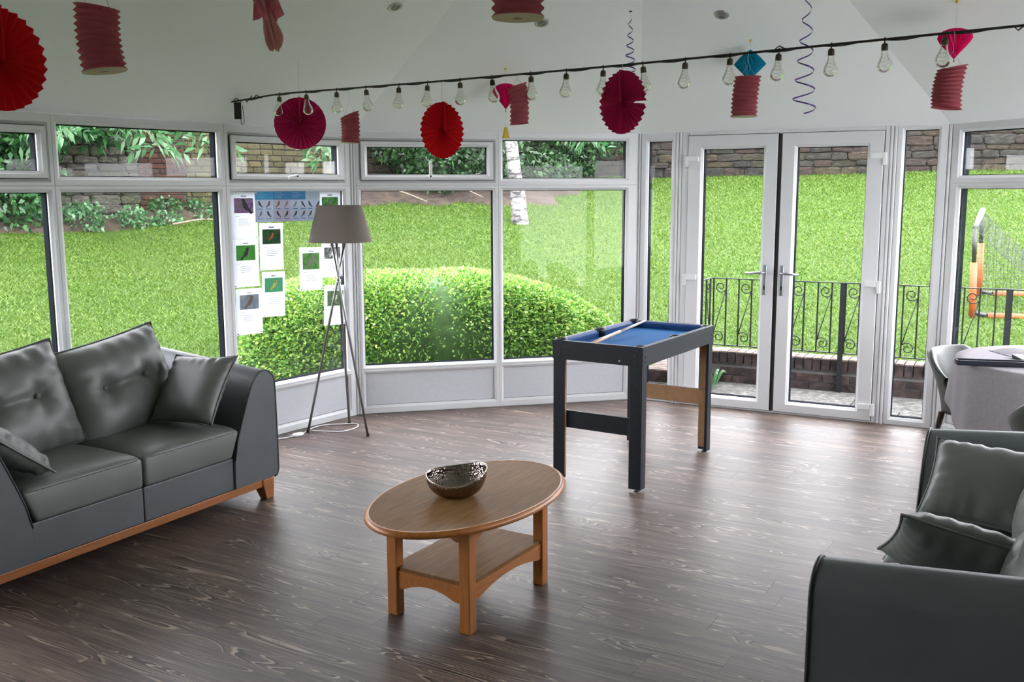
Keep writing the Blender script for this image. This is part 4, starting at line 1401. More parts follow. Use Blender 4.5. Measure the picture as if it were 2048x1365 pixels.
def rosette(p, R, rz, m, label, hang, n=30, tilt=0.0, torn=()):
    t = thing('paper_rosette', label, 'paper fan', p, rz, 'pleated paper rosettes')
    vs, fs = [(0, 0, 0)], []
    cnt = 2 * n
    rings = [0.08, 0.5, 0.96]
    for ri, k in enumerate(rings):
        for i in range(cnt):
            a = 2 * PI * i / cnt + PI / 2
            y = (0.009 if i % 2 else -0.009) * (0.35 + 0.65 * k)
            rr = R * k * (1.006 if (ri == 2 and i % 2 == 0) else 1.0)
            vs.append((rr * math.cos(a), y, rr * math.sin(a)))
    for i in range(cnt):
        j = (i + 1) % cnt
        fs.append((0, 1 + i, 1 + j))
        for ri in range(2):
            if ri == 1 and i in torn:
                continue
            fs.append((1 + ri * cnt + i, 1 + (ri + 1) * cnt + i, 1 + (ri + 1) * cnt + j, 1 + ri * cnt + j))
    o = MB().add(vs, fs).build('pleats', m, t)
    s_ = o.modifiers.new('thick', 'SOLIDIFY')
    s_.thickness = 0.0012
    MB().box(-0.003, 0.003, -0.022, 0.0, 0.0, R * 0.98).build('seam_strip', m, t, rot=(0, 0, 0))
    thread(t, (0, 0, R * 0.98), (0, 0, hang))
    t.rotation_euler = (0, tilt, rz)
    return t

def lantern(p, R, H, m, label, hang, bend=(0, 0), tilt=(0, 0), pleats=9, card=True, stretch=None, rz=0.0, loop=0.05):
    """accordion paper lantern hung from its top; p = centre of the top ring"""
    t = thing('paper_lantern', label, 'lantern', p, rz, 'accordion paper lanterns')
    seg = 48
    vs, fs = [], []
    nr = 2 * pleats + 1
    zs = []
    for i in range(nr):
        f = i / (nr - 1)
        z = -H * f
        cx = bend[0] * math.sin(PI * f) + tilt[0] * f
        cy = bend[1] * math.sin(PI * f) + tilt[1] * f
        r = R if i % 2 == 0 else R * 0.83
        zs.append((cx, cy, z))
        for k in range(seg):
            a = 2 * PI * k / seg
            rr = r * (1 + 0.008 * (1 if k % 2 else -1))
            skew = (stretch[0] * (1 - f) + stretch[1] * f) * math.cos(a) if stretch else 0
            vs.append((cx + rr * math.cos(a), cy + rr * math.sin(a), z + skew))
    for i in range(nr - 1):
        for k in range(seg):
            k2 = (k + 1) % seg
            fs.append((i * seg + k, i * seg + k2, (i + 1) * seg + k2, (i + 1) * seg + k))
    o = MB().add(vs, fs).build('body', m, t)
    s_ = o.modifiers.new('thick', 'SOLIDIFY')
    s_.thickness = 0.001
    cx, cy, z = zs[-1]
    if card:
        sk = stretch[1] / R if stretch else 0
        m2 = MB()
        vs, fs = [], []
        for r in (0.2 * R, 0.985 * R):
            for dz in (0, -0.003):
                vs += [(cx + r * math.cos(2 * PI * k / seg), cy + r * math.sin(2 * PI * k / seg), z + dz + sk * r * math.cos(2 * PI * k / seg)) for k in range(seg)]
        for k in range(seg):
            k2 = (k + 1) % seg
            for a, b in ((0, 1), (1, 3), (3, 2), (2, 0)):
                fs.append((a * seg + k, a * seg + k2, b * seg + k2, b * seg + k))
        m2.add(vs, fs)
        m2.build('base_disc', cream_c, t)
    sk0 = stretch[0] / R if stretch else 0
    MB().tube([(-R * 0.6, 0, -sk0 * R * 0.6), (0, 0, loop), (R * 0.6, 0, sk0 * R * 0.6)], 0.0008, 4).build('wire_loop', thread_m, t)
    if hang > loop:
        thread(t, (0, 0, loop), (0, 0, hang), 0.0008)
    return t

def hang_string(p, d):
    return spt(d).z - p[2]

rosette((-1.233, 5.911, 2.032), 0.155, math.radians(8), crimson_p, 'crimson pleated paper rosette hanging at the left end of the bulb string', up_to((-1.233, 5.911, 2.032)))
pB = (-0.356, 5.236, 1.95)
rosette(pB, 0.148, math.radians(44), red_p, 'bright red pleated paper rosette above the middle window', hang_string(pB, 1.56))
pC = (0.511, 4.66, 2.04)
rosette(pC, 0.148, math.radians(-50), crimson_p, 'dark pink torn paper rosette left of the double doors', hang_string(pC, 2.59), torn=(29, 44))
pG = (-1.475, 2.95, 2.026)
rosette(pG, 0.152, math.radians(60), red_p, 'large bright red paper rosette cut off by the left edge', up_to(pG))

pl = (-1.045, 2.60, 2.108)
lantern(pl, 0.0545, 0.156, pink_p, 'large dusky pink paper lantern hanging over the left sofa', up_to(pl), bend=(-0.006, 0), tilt=(0.010, 0.0), pleats=10, stretch=(-0.008, 0.006), loop=0.09)
pl = (-0.889, 5.573, 2.055)
lantern(pl, 0.052, 0.150, pink_p, 'pink paper lantern with a slanting top left of the middle window', hang_string(pl, 0.935), bend=(0.004, 0), tilt=(0.0, 0), pleats=8, stretch=(0.022, -0.002), loop=0.07)
pl = (0.030, 4.992, 2.150)
lantern(pl, 0.047, 0.185, pink_p, 'pink paper lantern with a crumpled top below the middle of the bulb string', hang_string(pl, 2.0), bend=(0.006, 0), tilt=(0.010, 0), pleats=8, card=False, stretch=(0.016, 0.004), loop=0.03)
pl = (1.009, 4.336, 2.118)
lantern(pl, 0.056, 0.165, pink_p, 'dusky pink paper lantern below the turquoise honeycomb', hang_string(pl, 3.17), bend=(-0.004, 0), tilt=(-0.012, 0), pleats=9, loop=0.05)
pl = (1.695, 3.916, 2.105)
lantern(pl, 0.056, 0.155, pink_p, 'dusky pink paper lantern at the right end of the bulb string', hang_string(pl, 3.99), bend=(-0.008, 0), tilt=(-0.014, 0), pleats=10, card=False, stretch=(0.010, -0.006), loop=0.06)
pl = (0.015, 2.15, 2.165)
lantern(pl, 0.0545, 0.16, pink_p, 'pink paper lantern cut off by the top edge of the picture', up_to(pl), pleats=9, loop=0.06)

# crumpled tissue hanging from the ceiling
TS = thing('tissue_streamer', 'crumpled pale pink tissue paper hanging near the top left', 'streamer', (-0.80, 3.4, 2.115), 0.4)
def tis(a, b):
    th = 2 * PI * a
    f = 1 + 0.38 * math.sin(6 * th + 2.2 * b) + 0.18 * math.sin(13 * th - 3 * b)
    r = (0.014 + 0.012 * b + 0.006 * math.sin(9 * b)) * f
    return (r * math.cos(th) + 0.018 - 0.034 * b, 0.7 * r * math.sin(th), 0.19 * b + 0.010 * math.sin(5 * th) * (1 - b))
o = MB().grid(tis, 84, 18, cu=True).build('tissue', palepink, TS)
def tis2(a, b):
    th = 2 * PI * a
    f = 1 + 0.42 * math.sin(5 * th + 1.0) + 0.2 * math.sin(12 * th)
    r = (0.034 - 0.016 * b) * f
    return (r * math.cos(th) - 0.002 - 0.014 * b, 0.7 * r * math.sin(th), 0.105 + 0.10 * b + 0.018 * math.sin(4 * th) * (1 - b))
MB().grid(tis2, 84, 8, cu=True).build('upper_tissue', pink_p, TS)
thread(TS, (-0.012, 0, 0.15), (-0.012, 0, ceil_z((-0.80, 3.4)) - 2.115))

# honeycomb ornaments
def honeycomb(p, prof, m, label, cat='paper ornament', n=22, tagged=False):
    t = thing('honeycomb_ornament', label, cat, p, 0.3, 'tissue honeycomb ornaments')
    vs, fs = [], []
    seg = 2 * n
    for i, (r, z) in enumerate(prof):
        for k in range(seg):
            a = 2 * PI * k / seg
            w = 1.0 if (k + (i // 2)) % 2 == 0 else 0.74
            vs.append((r * w * math.cos(a), r * w * math.sin(a), z))
    for i in range(len(prof) - 1):
        for k in range(seg):
            k2 = (k + 1) % seg
            fs.append((i * seg + k, i * seg + k2, (i + 1) * seg + k2, (i + 1) * seg + k))
    MB().add(vs, fs).build('tissue', m, t)
    zt = prof[-1][1]
    cz = ceil_z(p) - p[2]
    thread(t, (0, 0, zt), (0, 0, cz), 0.0008)
    MB().lathe([(0.0, -0.012), (0.008, -0.010), (0.009, 0.0)], 10, Matrix.Translation((0, 0, cz))).build('ceiling_tack', yellow_m, t)
    if tagged:
        thread(t, (0, 0, prof[0][1]), (0, 0, prof[0][1] - 0.10), 0.0008)
        m2 = MB()
        zb = prof[0][1] - 0.10
        m2.add([(-0.008, -0.008, zb), (0.008, -0.008, zb), (0.008, 0.008, zb), (-0.008, 0.008, zb), (-0.02, -0.02, zb - 0.07), (0.02, -0.02, zb - 0.07), (0.02, 0.02, zb - 0.07), (-0.02, 0.02, zb - 0.07)],
               [(0, 1, 2, 3), (7, 6, 5, 4), (0, 4, 5, 1), (1, 5, 6, 2), (2, 6, 7, 3), (3, 7, 4, 0)])
        m2.build('basket', yellow_m, t)
    return t
tear = lambda s, h: [(0.004, -h), (0.02 * s, -h * 0.85), (0.30 * s, -h * 0.55), (0.62 * s, -h * 0.25), (0.86 * s, 0.0), (1.0 * s, h * 0.22), (0.93 * s, h * 0.42), (0.72 * s, h * 0.58), (0.4 * s, h * 0.68), (0.01, h * 0.72)]
dia = lambda s, h: [(0.006, -h), (0.3 * s, -h * 0.8), (0.62 * s, -h * 0.45), (0.9 * s, -h * 0.12), (1.0 * s, 0), (0.9 * s, h * 0.15), (0.62 * s, h * 0.5), (0.3 * s, h * 0.82), (0.006, h)]
honeycomb((-0.035, 6.646, 2.255), tear(0.085, 0.105), hot_p, 'hot pink tissue honeycomb balloon half behind the crumpled-top lantern', tagged=True)
honeycomb((1.469, 6.27, 2.40), dia(0.098, 0.085), blue_p, 'turquoise tissue honeycomb diamond above the double doors')
honeycomb((2.282, 5.261, 2.385), tear(0.086, 0.098), hot_p, 'hot pink tissue honeycomb balloon at the top right')

# foil spirals
def spiral(p, H, turns, r0, r1, label, hang, z_gap=0.0):
    t = thing('foil_spiral', label, 'streamer', p, 0, 'purple foil spirals')
    n = int(turns * 22)
    vs, fs = [], []
    for i in range(n + 1):
        f = i / n
        a = f * turns * 2 * PI
        r = r0 + (r1 - r0) * f
        z = -H * (f ** 0.9)
        w = 0.0075
        vs += [(r * math.cos(a), r * math.sin(a), z + w * 0.5), (r * math.cos(a) * 0.93, r * math.sin(a) * 0.93, z - w * 0.5)]
        if i:
            fs.append((2 * i - 2, 2 * i - 1, 2 * i + 1, 2 * i))
    o = MB().add(vs, fs).build('ribbon', purple_f, t, True)
    s_ = o.modifiers.new('thick', 'SOLIDIFY')
    s_.thickness = 0.0006
    MB().lathe([(0.0, -0.006), (0.009, -0.005), (0.010, 0.0)], 12, Matrix.Translation((0, 0, hang))).build('ceiling_tack', black_m, t)
    thread(t, (0, 0, 0.0), (0, 0, hang), 0.0007)
    if z_gap:
        thread(t, (0, 0, 0.0), (r1 * 0.4, 0, -H), 0.0006)
    return t
p1 = (0.725, 6.222, 2.67)
spiral(p1, 0.36, 6, 0.010, 0.042, 'purple foil spiral behind the dark pink torn rosette', ceil_z(p1) - p1[2], 1)
p2 = (1.50, 5.2, 2.66)
spiral(p2, 0.63, 6.2, 0.014, 0.064, 'long purple foil spiral hanging right of the turquoise honeycomb', ceil_z(p2) - p2[2])

# ------------------------------------------------------------------ garden
FA = []
for i in range(4):
    a, b = FAC[i]
    d = (b - a) / np.linalg.norm(b - a)
    FA.append((a, np.array([-d[1], d[0]])))
def r_out(x, y):
    return np.max(np.stack([(x - a[0]) * n[0] + (y - a[1]) * n[1] for a, n in FA]), axis=0)
nC = U(62.1)
dC = U(-27.9)
PAT_Y = 1.36      # depth of the patio from the doors
def in_patio(x, y, m_=0.0):
    s = (x - c2[0]) * dC[0] + (y - c2[1]) * dC[1]
    q = (x - c2[0]) * nC[0] + (y - c2[1]) * nC[1]
    left = 0.035 + 0.13 * q
    return (q > -0.5) & (q < PAT_Y + m_) & (s > left - m_) & (s < 4.5)
def lawn_z(x, y):
    x, y = np.asarray(x, float), np.asarray(y, float)
    z = np.interp(r_out(x, y), [0, 1.5, 4, 9.26, 13.1, 30], [0.05, 0.15, 0.45, 1.25, 1.93, 2.6])
    return z + 0.02 * np.sin(x * 1.7 + y) * np.cos(y * 1.3)

gx = np.concatenate([np.arange(-18, -4, 0.6), np.arange(-4, 6, 0.14), np.arange(6, 20, 0.6)])
gy = np.concatenate([np.arange(-2, 4, 0.6), np.arange(4, 11, 0.14), np.arange(11, 26, 0.5)])
X, Y = np.meshgrid(gx, gy, indexing='ij')
Z = lawn_z(X, Y)
R_ = r_out(X, Y)
Z = np.where(in_patio(X, Y, 0.12), -0.3, Z)
Z = np.where(R_ < 0.12, -0.3, Z)
vs = np.stack([X, Y, Z], -1).reshape(-1, 3)
nx, ny = len(gx), len(gy)
inside = (R_ < -0.6)
fs = []
for i in range(nx - 1):
    for j in range(ny - 1):
        if not (inside[i, j] and inside[i + 1, j + 1] and inside[i + 1, j] and inside[i, j + 1]):
            fs.append((i * ny + j, (i + 1) * ny + j, (i + 1) * ny + j + 1, i * ny + j + 1))
lawn = struct(MB().add([tuple(v) for v in vs], fs).build('lawn', lawn_m, None, True))

def blades_mesh(name, P, T, Wd, m, parent=None):
    """P base points, T tip offsets, Wd half width vectors: one triangle each"""
    n = len(P)
    co = np.empty((n, 3, 3), np.float32)
    co[:, 0] = P - Wd
    co[:, 1] = P + Wd
    co[:, 2] = P + T
    me = bpy.data.meshes.new(name)
    me.vertices.add(n * 3)
    me.vertices.foreach_set('co', co.reshape(-1))
    me.loops.add(n * 3)
    me.loops.foreach_set('vertex_index', np.arange(n * 3, dtype=np.int32))
    me.polygons.add(n)
    me.polygons.foreach_set('loop_start', np.arange(0, n * 3, 3, dtype=np.int32))
    me.update(calc_edges=True)
    me.materials.append(m)
    o = bpy.data.objects.new(name, me)
    COL.objects.link(o)
    if parent:
        o.parent = parent
    return o

def leaves_mesh(name, P, Ln, Wn, m, parent=None, dirs=None, droop=0.3):
    """diamond leaves at P with length Ln and width Wn"""
    n = len(P)
    if dirs is None:
        dirs = rng.normal(size=(n, 3))
    dirs = dirs / (np.linalg.norm(dirs, axis=1, keepdims=True) + 1e-9)
    t = rng.normal(size=(n, 3))
    side = np.cross(dirs, t)
    side /= (np.linalg.norm(side, axis=1, keepdims=True) + 1e-9)
    L_ = (Ln * rng.uniform(0.6, 1.25, n))[:, None]
    W_ = (Wn * rng.uniform(0.6, 1.25, n))[:, None]
    co = np.empty((n, 4, 3), np.float32)
    co[:, 0] = P
    co[:, 1] = P + dirs * L_ * 0.45 + side * W_ * 0.5
    co[:, 2] = P + dirs * L_
    co[:, 3] = P + dirs * L_ * 0.45 - side * W_ * 0.5
    co[:, 2, 2] -= (L_[:, 0] * droop)
    me = bpy.data.meshes.new(name)
    me.vertices.add(n * 4)
    me.vertices.foreach_set('co', co.reshape(-1))
    me.loops.add(n * 4)
    me.loops.foreach_set('vertex_index', np.arange(n * 4, dtype=np.int32))
    me.polygons.add(n)
    me.polygons.foreach_set('loop_start', np.arange(0, n * 4, 4, dtype=np.int32))
    me.update(calc_edges=True)
    me.materials.append(m)
    o = bpy.data.objects.new(name, me)
    COL.objects.link(o)
    if parent:
        o.parent = parent
    return o

# grass blades over the visible bank
NB = 420000
bx_ = rng.uniform(-9, 11, NB * 2)
t_ = rng.uniform(0, 1, NB * 2) ** 1.25
by_ = 6.5 + 15 * t_
rr = r_out(bx_, by_)
vis = (np.abs(bx_) < 0.56 * by_ + 1.0) & (rr > 0.35) & (rr < 13.2) & ~in_patio(bx_, by_, 0.30)
bx_, by_ = bx_[vis][:NB], by_[vis][:NB]
bz_ = lawn_z(bx_, by_)
n = len(bx_)
ang = rng.uniform(0, 2 * PI, n)
hh = rng.uniform(0.022, 0.055, n) * (0.8 + 0.015 * by_)
T = np.stack([np.cos(ang) * hh * 0.9, np.sin(ang) * hh * 0.9, hh * 0.75], -1)
a2 = rng.uniform(0, 2 * PI, n)
wv = (0.0035 + 0.0004 * by_)
Wd = np.stack([np.cos(a2) * wv, np.sin(a2) * wv, np.zeros(n)], -1)
grass = blades_mesh('grass', np.stack([bx_, by_, bz_ - 0.005], -1), T, Wd, blade_m)
grass['kind'] = 'stuff'
grass['label'] = 'short bright green grass covering the sloping bank outside'
grass['category'] = 'grass'

# ---- paving, dwarf wall and railing outside the doors
PZ = -0.06
def patio_pt(s, q, z=0.0):
    p = c2 + dC * s + nC * q
    return (float(p[0]), float(p[1]), z)
pv = struct(MB().box(0.0, 4.4, 0.07, PAT_Y + 0.1, PZ - 0.15, PZ - 0.022).build('patio', mortar_p, loc=patio_pt(0, 0), rot=(0, 0, C_RZ)))
sl_me = MB().box(0.004, 0.596, 0.004, 0.596, -0.022, 0.0).mesh('slab')
sl_me.materials.append(slab_m)
for i in range(7):
    for j in range(2):
        o = bpy.data.objects.new('slab', sl_me)
        COL.objects.link(o)
        o.parent = pv
        o.location = (0.08 + 0.6 * i + (0.22 if j else 0), 0.10 + 0.6 * j, PZ)
WQ = 1.30        # inner face of the dwarf wall from the doors
dw = thing('dwarf_wall', 'low brown brick wall with a pale brick-on-edge top outside the doors', 'wall', patio_pt(0, 0), C_RZ)
MB().box(0.20, 4.4, WQ + 0.012, WQ + 0.2, PZ - 0.1, 0.112).build('mortar_core', mortar_p, dw)
MB().box(0.02, 0.192, 0.16, WQ + 0.2, PZ - 0.1, 0.112).build('mortar_core', mortar_p, dw)
st_me = MB().box(-0.106, 0.106, -0.05, 0.05, -0.0315, 0.0315).mesh('brick')
cap_me = MB().box(-0.0315, 0.0315, -0.105, 0.105, -0.05, 0.05).mesh('brick')
st_me.materials.append(brick_p)
cap_me.materials.append(brick_p)
capt_me = MB().box(-0.0315, 0.0315, -0.108, 0.108, -0.006, 0.006).mesh('brick_top')
capt_me.materials.append(brick_cap)
bev = []
def put(me, nm, loc, rz=0.0, par=dw):
    o = bpy.data.objects.new(nm, me)
    COL.objects.link(o)
    o.parent = par
    o.location = loc
    o.rotation_euler = (random.uniform(-0.01, 0.01), random.uniform(-0.006, 0.006), rz + random.uniform(-0.008, 0.008))
    return o
for row, z in enumerate((PZ + 0.032, PZ + 0.105)):
    x = 0.30 + (0.11 if row else 0.0)
    while x < 4.3:
        put(st_me, 'brick', (x, WQ + 0.05, z))
        x += 0.222
    y = 0.28 + (0.11 if row else 0)
    while y < WQ - 0.05:
        put(st_me, 'brick', (0.152, y, z), PI / 2)
        y += 0.222
x = 0.25
while x < 4.3:
    o = put(cap_me, 'brick', (x, WQ + 0.105, 0.155))
    put(capt_me, 'brick_top', (x, WQ + 0.105, 0.211))
    x += 0.0735
y = 0.22
while y < WQ + 0.18:
    put(cap_me, 'brick', (0.105, y, 0.155), PI / 2)
    put(capt_me, 'brick_top', (0.105, y, 0.211), PI / 2)
    y += 0.0735

rg = thing('iron_railing', 'black wrought iron railing with scrolls standing before the low brick wall', 'railing', patio_pt(0, 0), C_RZ)
RQ = WQ - 0.02
Z0r, Z1r = 0.275, 0.865
def scroll_pts(w, h):
    out = []
    c = (w * 0.56, h - 0.075)
    for k in range(26):
        a = math.radians(60 + 480 * (1 - k / 25)) 
        r = 0.012 + 0.040 * (k / 25)
        out.append((c[0] + r * math.cos(-a + 0.6), c[1] + r * math.sin(-a + 0.6)))
    c2_ = (w * 0.44, 0.075)
    low = []
    for k in range(26):
        a = math.radians(60 + 480 * (1 - k / 25))
        r = 0.012 + 0.040 * (k / 25)
        low.append((c2_[0] - r * math.cos(-a + 0.6), c2_[1] - r * math.sin(-a + 0.6)))
    return out + low[::-1]
bar_me = MB().box(-0.006, 0.006, -0.006, 0.006, 0, Z1r - Z0r).mesh('bar')
bar_me.materials.append(iron_m)
GW = 0.112
sc_me = MB().tube([(x, 0, z) for x, z in scroll_pts(GW, Z1r - Z0r)], 0.0048, 5).mesh('scroll', True)
sc_me.materials.append(iron_m)
def rail_run(x0, y0, ang, length, first_scroll=True, posts=()):
    R2 = Matrix.Rotation(ang, 4, 'Z')
    def loc(d, z):
        v = R2 @ Vector((d, 0, 0))
        return (x0 + v.x, y0 + v.y, z)
    for z in (Z0r, Z1r):
        MB().box(0, length, -0.0125, 0.0125, z - 0.004, z + 0.004).build('rail', iron_m, rg, loc=loc(0, 0), rot=(0, 0, ang))
    d, k = 0.02, 0
    while d < length:
        o = bpy.data.objects.new('bar', bar_me)
        COL.objects.link(o)
        o.parent = rg
        o.location = loc(d, Z0r)
        o.rotation_euler = (0, 0, ang)
        if (k % 2 == 0) == first_scroll and d + GW < length and not any(d - 0.02 < p < d + GW + 0.02 for p in posts):
            o = bpy.data.objects.new('scroll', sc_me)
            COL.objects.link(o)
            o.parent = rg
            o.location = loc(d, Z0r)
            o.rotation_euler = (0, 0, ang)
        d += GW
        k += 1
    for p in posts:
        MB().box(-0.02, 0.02, -0.012, 0.012, PZ, Z1r).build('post', iron_m, rg, loc=loc(p, 0), rot=(0, 0, ang))
# main run along the wall; the post stands two thirds across the right leaf
rail_run(0.21, RQ, 0.0, 4.1, True, (1.115, 2.35, 3.6))
rail_run(0.205, RQ, -PI / 2 - 0.02, 1.05, True, (1.03,))

# ---- hedge outside the middle window
HM = Matrix.Translation((c1[0], c1[1], 0)) @ Matrix.Rotation(B_RZ, 4, 'Z')
hg = thing('hedge', 'low rounded clipped green hedge right outside the middle window', 'hedge', (c1[0], c1[1], 0.0), B_RZ)
def hedge_surf(a, b, k=1.0):
    """a around, b from the foot to the crown"""
    th = 2 * PI * a
    cx, cy, rx, ry = 0.72, 1.42, 1.62, 1.06
    e = 0.55
    ct, st_ = math.cos(th), math.sin(th)
    sx = math.copysign(abs(ct) ** e, ct)
    sy = math.copysign(abs(st_) ** e, st_)
    ph = b * PI / 2
    rad = math.cos(ph) ** 0.38 if b < 1 else 0
    z = 0.10 + 0.80 * math.sin(ph) ** 0.75
    lump = 1 + 0.03 * math.sin(5 * th + 2) + 0.02 * math.sin(11 * th) + 0.015 * math.sin(9 * b + 4 * th)
    x = cx + rx * rad * sx * lump * k
    y = cy + ry * rad * sy * lump * k
    z = z * (0.96 + 0.04 * k)
    if x > 1.1:
        z -= 0.28 * min(1, (x - 1.1) / 1.2) ** 1.5 * b
    return (x, y, z)
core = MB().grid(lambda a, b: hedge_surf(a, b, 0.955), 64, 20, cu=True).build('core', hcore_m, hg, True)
NH = 85000
aa = rng.uniform(0, 1, NH)
bb = rng.uniform(0, 1, NH) ** 0.8
P = np.array([hedge_surf(a, b, 0.955 + 0.05 * k) for a, b, k in zip(aa, bb, rng.uniform(0, 1, NH))])
P += rng.normal(0, 0.008, P.shape)
ctr = np.array([0.72, 1.42, 0.2])
dirs = (P - ctr)
dirs /= np.linalg.norm(dirs, axis=1, keepdims=True)
dirs = dirs * 0.8 + rng.normal(0, 0.55, dirs.shape)
leaves_mesh('leaves', P, 0.036, 0.020, hedge_m, hg, dirs, 0.1)['kind'] = 'stuff'
MB().tube([(0.2, 1.3, 0.0), (0.2, 1.32, 0.3)], 0.03, 6).build('stem', twig_m, hg)

# ---- garden wall: stone, red brick, yellow brick, dark rubble
def rough_stone(name, m, seed, w, d, h):
    r = random.Random(seed)
    bm = bmesh.new()
    bmesh.ops.create_cube(bm, size=1.0)
    bmesh.ops.bevel(bm, geom=bm.edges[:], offset=0.14, segments=1, affect='EDGES')
    for v in bm.verts:
        v.co = Vector((v.co.x * w * (1 + r.uniform(-0.10, 0.10)), v.co.y * d * (1 + r.uniform(-0.08, 0.12)), v.co.z * h * (1 + r.uniform(-0.12, 0.12))))
    me = bpy.data.meshes.new(name)
    bm.to_mesh(me)
    bm.free()
    me.materials.append(m)
    return me

def wall_run(name, label, a, b, z1, core_m, cat='wall'):
    a, b = np.array(a), np.array(b)
    L_ = float(np.linalg.norm(b - a))
    ang = math.atan2(*(b - a)[::-1])
    z0 = min(float(lawn_z(*a)), float(lawn_z(*b))) - 0.5
    w = thing(name, label, cat, (a[0], a[1], 0), ang)
    MB().box(0, L_, 0.0, 0.4, z0, z1).build('mortar_core', core_m, w)
    gz = lambda x: float(lawn_z(*(a + (b - a) * x / L_)))
    return w, L_, gz
def lay(w, L_, gz, metas, mw, mh, z1, jit=0.0, gap=0.014, squash=(0.7, 1.35), y=-0.0, x0=0.0):
    r = random.Random(int(L_ * 100))
    z = min(gz(x0), gz(L_)) - 0.05
    k = 0
    while z < z1 - mh * 0.4:
        hrow = mh * r.uniform(1 - jit, 1 + jit)
        x = x0 - r.random() * mw
        while x < L_:
            wd = mw * (r.uniform(*squash) if jit else 1.0)
            xa, xb = max(x, x0), min(x + wd, L_)
            if xb - xa > mw * 0.25 and z + hrow > gz((xa + xb) / 2) - 0.02:
                me = metas[r.randrange(len(metas))]
                o = bpy.data.objects.new(me.name.split('.')[0], me)
                COL.objects.link(o)
                o.parent = w
                hh_ = hrow * (r.uniform(0.8, 1.15) if jit else 1.0)
                o.location = ((xa + xb) / 2, y - (r.uniform(-0.02, 0.03) if jit else r.uniform(-0.006, 0.006)), z + hrow / 2)
                o.scale = (xb - xa - gap, 1, min(hh_, hrow * 1.08) - gap)
                o.rotation_euler = (0, r.uniform(-0.06, 0.06) * (1 if jit else 0.1), 0)
                k += 1
            x += wd
        z += hrow
    return k
sl_ = [rough_stone('stone', stone_l, 10 + i, 1, 0.12, 1) for i in range(5)]
sr_ = [rough_stone('stone', stone_r, 20 + i, 1, 0.10, 1) for i in range(6)]
def brick_me(m, s):
    return rough_stone('brick', m, s, 1, 0.05, 1)
WTOP = 3.35
w1, L1, g1 = wall_run('stone_wall', 'pale rubble stone garden wall beyond the left windows', (-8.6, 12.1), (-5.75, 15.45), 3.1, mortar)
k1 = lay(w1, L1, g1, sl_, 0.36, 0.15, 3.0, 0.45, 0.012)
w2, L2, g2 = wall_run('red_brick_wall', 'old red brick patch of garden wall between stone and yellow brick', (-5.75, 15.45), (-5.2, 16.0), 3.2, mortar)
rb = [brick_me(brick_r, i) for i in range(3)]
k2 = lay(w2, L2, g2, rb, 0.225, 0.080, 3.1, 0.0, 0.014)
w3, L3, g3 = wall_run('yellow_brick_wall', 'weathered yellow brick garden wall behind the printed pages', (-5.2, 16.0), (-2.75, 18.5), 3.2, mortar)
yb = [brick_me(brick_y, 5 + i) for i in range(4)]
k3 = lay(w3, L3, g3, yb, 0.24, 0.098, 3.1, 0.0, 0.014)
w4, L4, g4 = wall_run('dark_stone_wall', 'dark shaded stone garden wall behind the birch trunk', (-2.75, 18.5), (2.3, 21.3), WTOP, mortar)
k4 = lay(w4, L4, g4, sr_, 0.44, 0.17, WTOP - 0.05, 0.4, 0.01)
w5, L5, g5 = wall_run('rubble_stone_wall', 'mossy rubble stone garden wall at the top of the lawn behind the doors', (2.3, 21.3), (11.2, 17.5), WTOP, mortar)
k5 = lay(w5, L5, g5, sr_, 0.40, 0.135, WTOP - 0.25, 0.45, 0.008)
print('wall pieces', k1, k2, k3, k4, k5)

# ---- bare soil strip with sticks in front of the wall
sp_ = [(-7.6, 12.6), (-5.55, 15.1), (-4.75, 15.95), (-2.6, 17.95), (-0.2, 18.7), (1.6, 20.3)]
wd_ = [0.35, 0.4, 0.45, 1.0, 1.9, 0.5]
m_ = MB()
vs, fs = [], []
NS = 60
for i in range(NS + 1):
    f = i / NS * (len(sp_) - 1)
    k = min(int(f), len(sp_) - 2)
    u_ = f - k
    x = sp_[k][0] * (1 - u_) + sp_[k + 1][0] * u_
    y = sp_[k][1] * (1 - u_) + sp_[k + 1][1] * u_
    w_ = wd_[k] * (1 - u_) + wd_[k + 1] * u_
    nn = np.array([0.55, -0.83])
    for j in range(9):
        q = j / 8
        px_, py_ = x + nn[0] * w_ * (q * 1.7 - 0.9) * (1 + 0.2 * math.sin(i * 1.3)), y + nn[1] * w_ * (q * 1.7 - 0.9) * (1 + 0.2 * math.sin(i * 1.3))
        hump = 0.07 * math.sin(PI * q) * (1 + 0.5 * math.sin(i * 0.9 + j)) + 0.10 * (1 - q) 
        vs.append((px_, py_, float(lawn_z(px_, py_)) + (hump if 0 < j < 8 else (-0.05 if j == 8 else 0.05)) + 0.01))
        if i and j:
            a = (i - 1) * 9 + j - 1
            fs.append((a, a + 9, a + 10, a + 1))
tag(m_.add(vs, fs).build('soil_bed', soil_m, None, True), 'strip of bare brown soil along the foot of the garden wall', 'soil')
def stick(pts, r, label):
    z0_ = lambda x, y: float(lawn_z(x, y))
    P_ = smooth_path([(x, y, z0_(x, y) + dz) for x, y, dz in pts], 4)
    t = thing('dead_branch', label, 'branch', P_[0], 0, 'dead branches on the soil bed')
    m2 = MB()
    m2.tube([p - P_[0] for p in P_], [r * (1 - 0.6 * i / len(P_)) for i in range(len(P_))], 6)
    m2.build('stem', stick_m, t, True)
    mid = P_[len(P_) // 2] - P_[0]
    MB().tube([mid, mid + Vector((0.25, -0.1, 0.16)), mid + Vector((0.45, -0.1, 0.2))], [r * 0.6, r * 0.45, r * 0.2], 5).build('twig', stick_m, t, True)
stick([(-2.55, 17.25, 0.35), (-1.95, 17.3, 0.25), (-1.45, 17.2, 0.10)], 0.022, 'pale dead branch arching on the soil left of the birch')
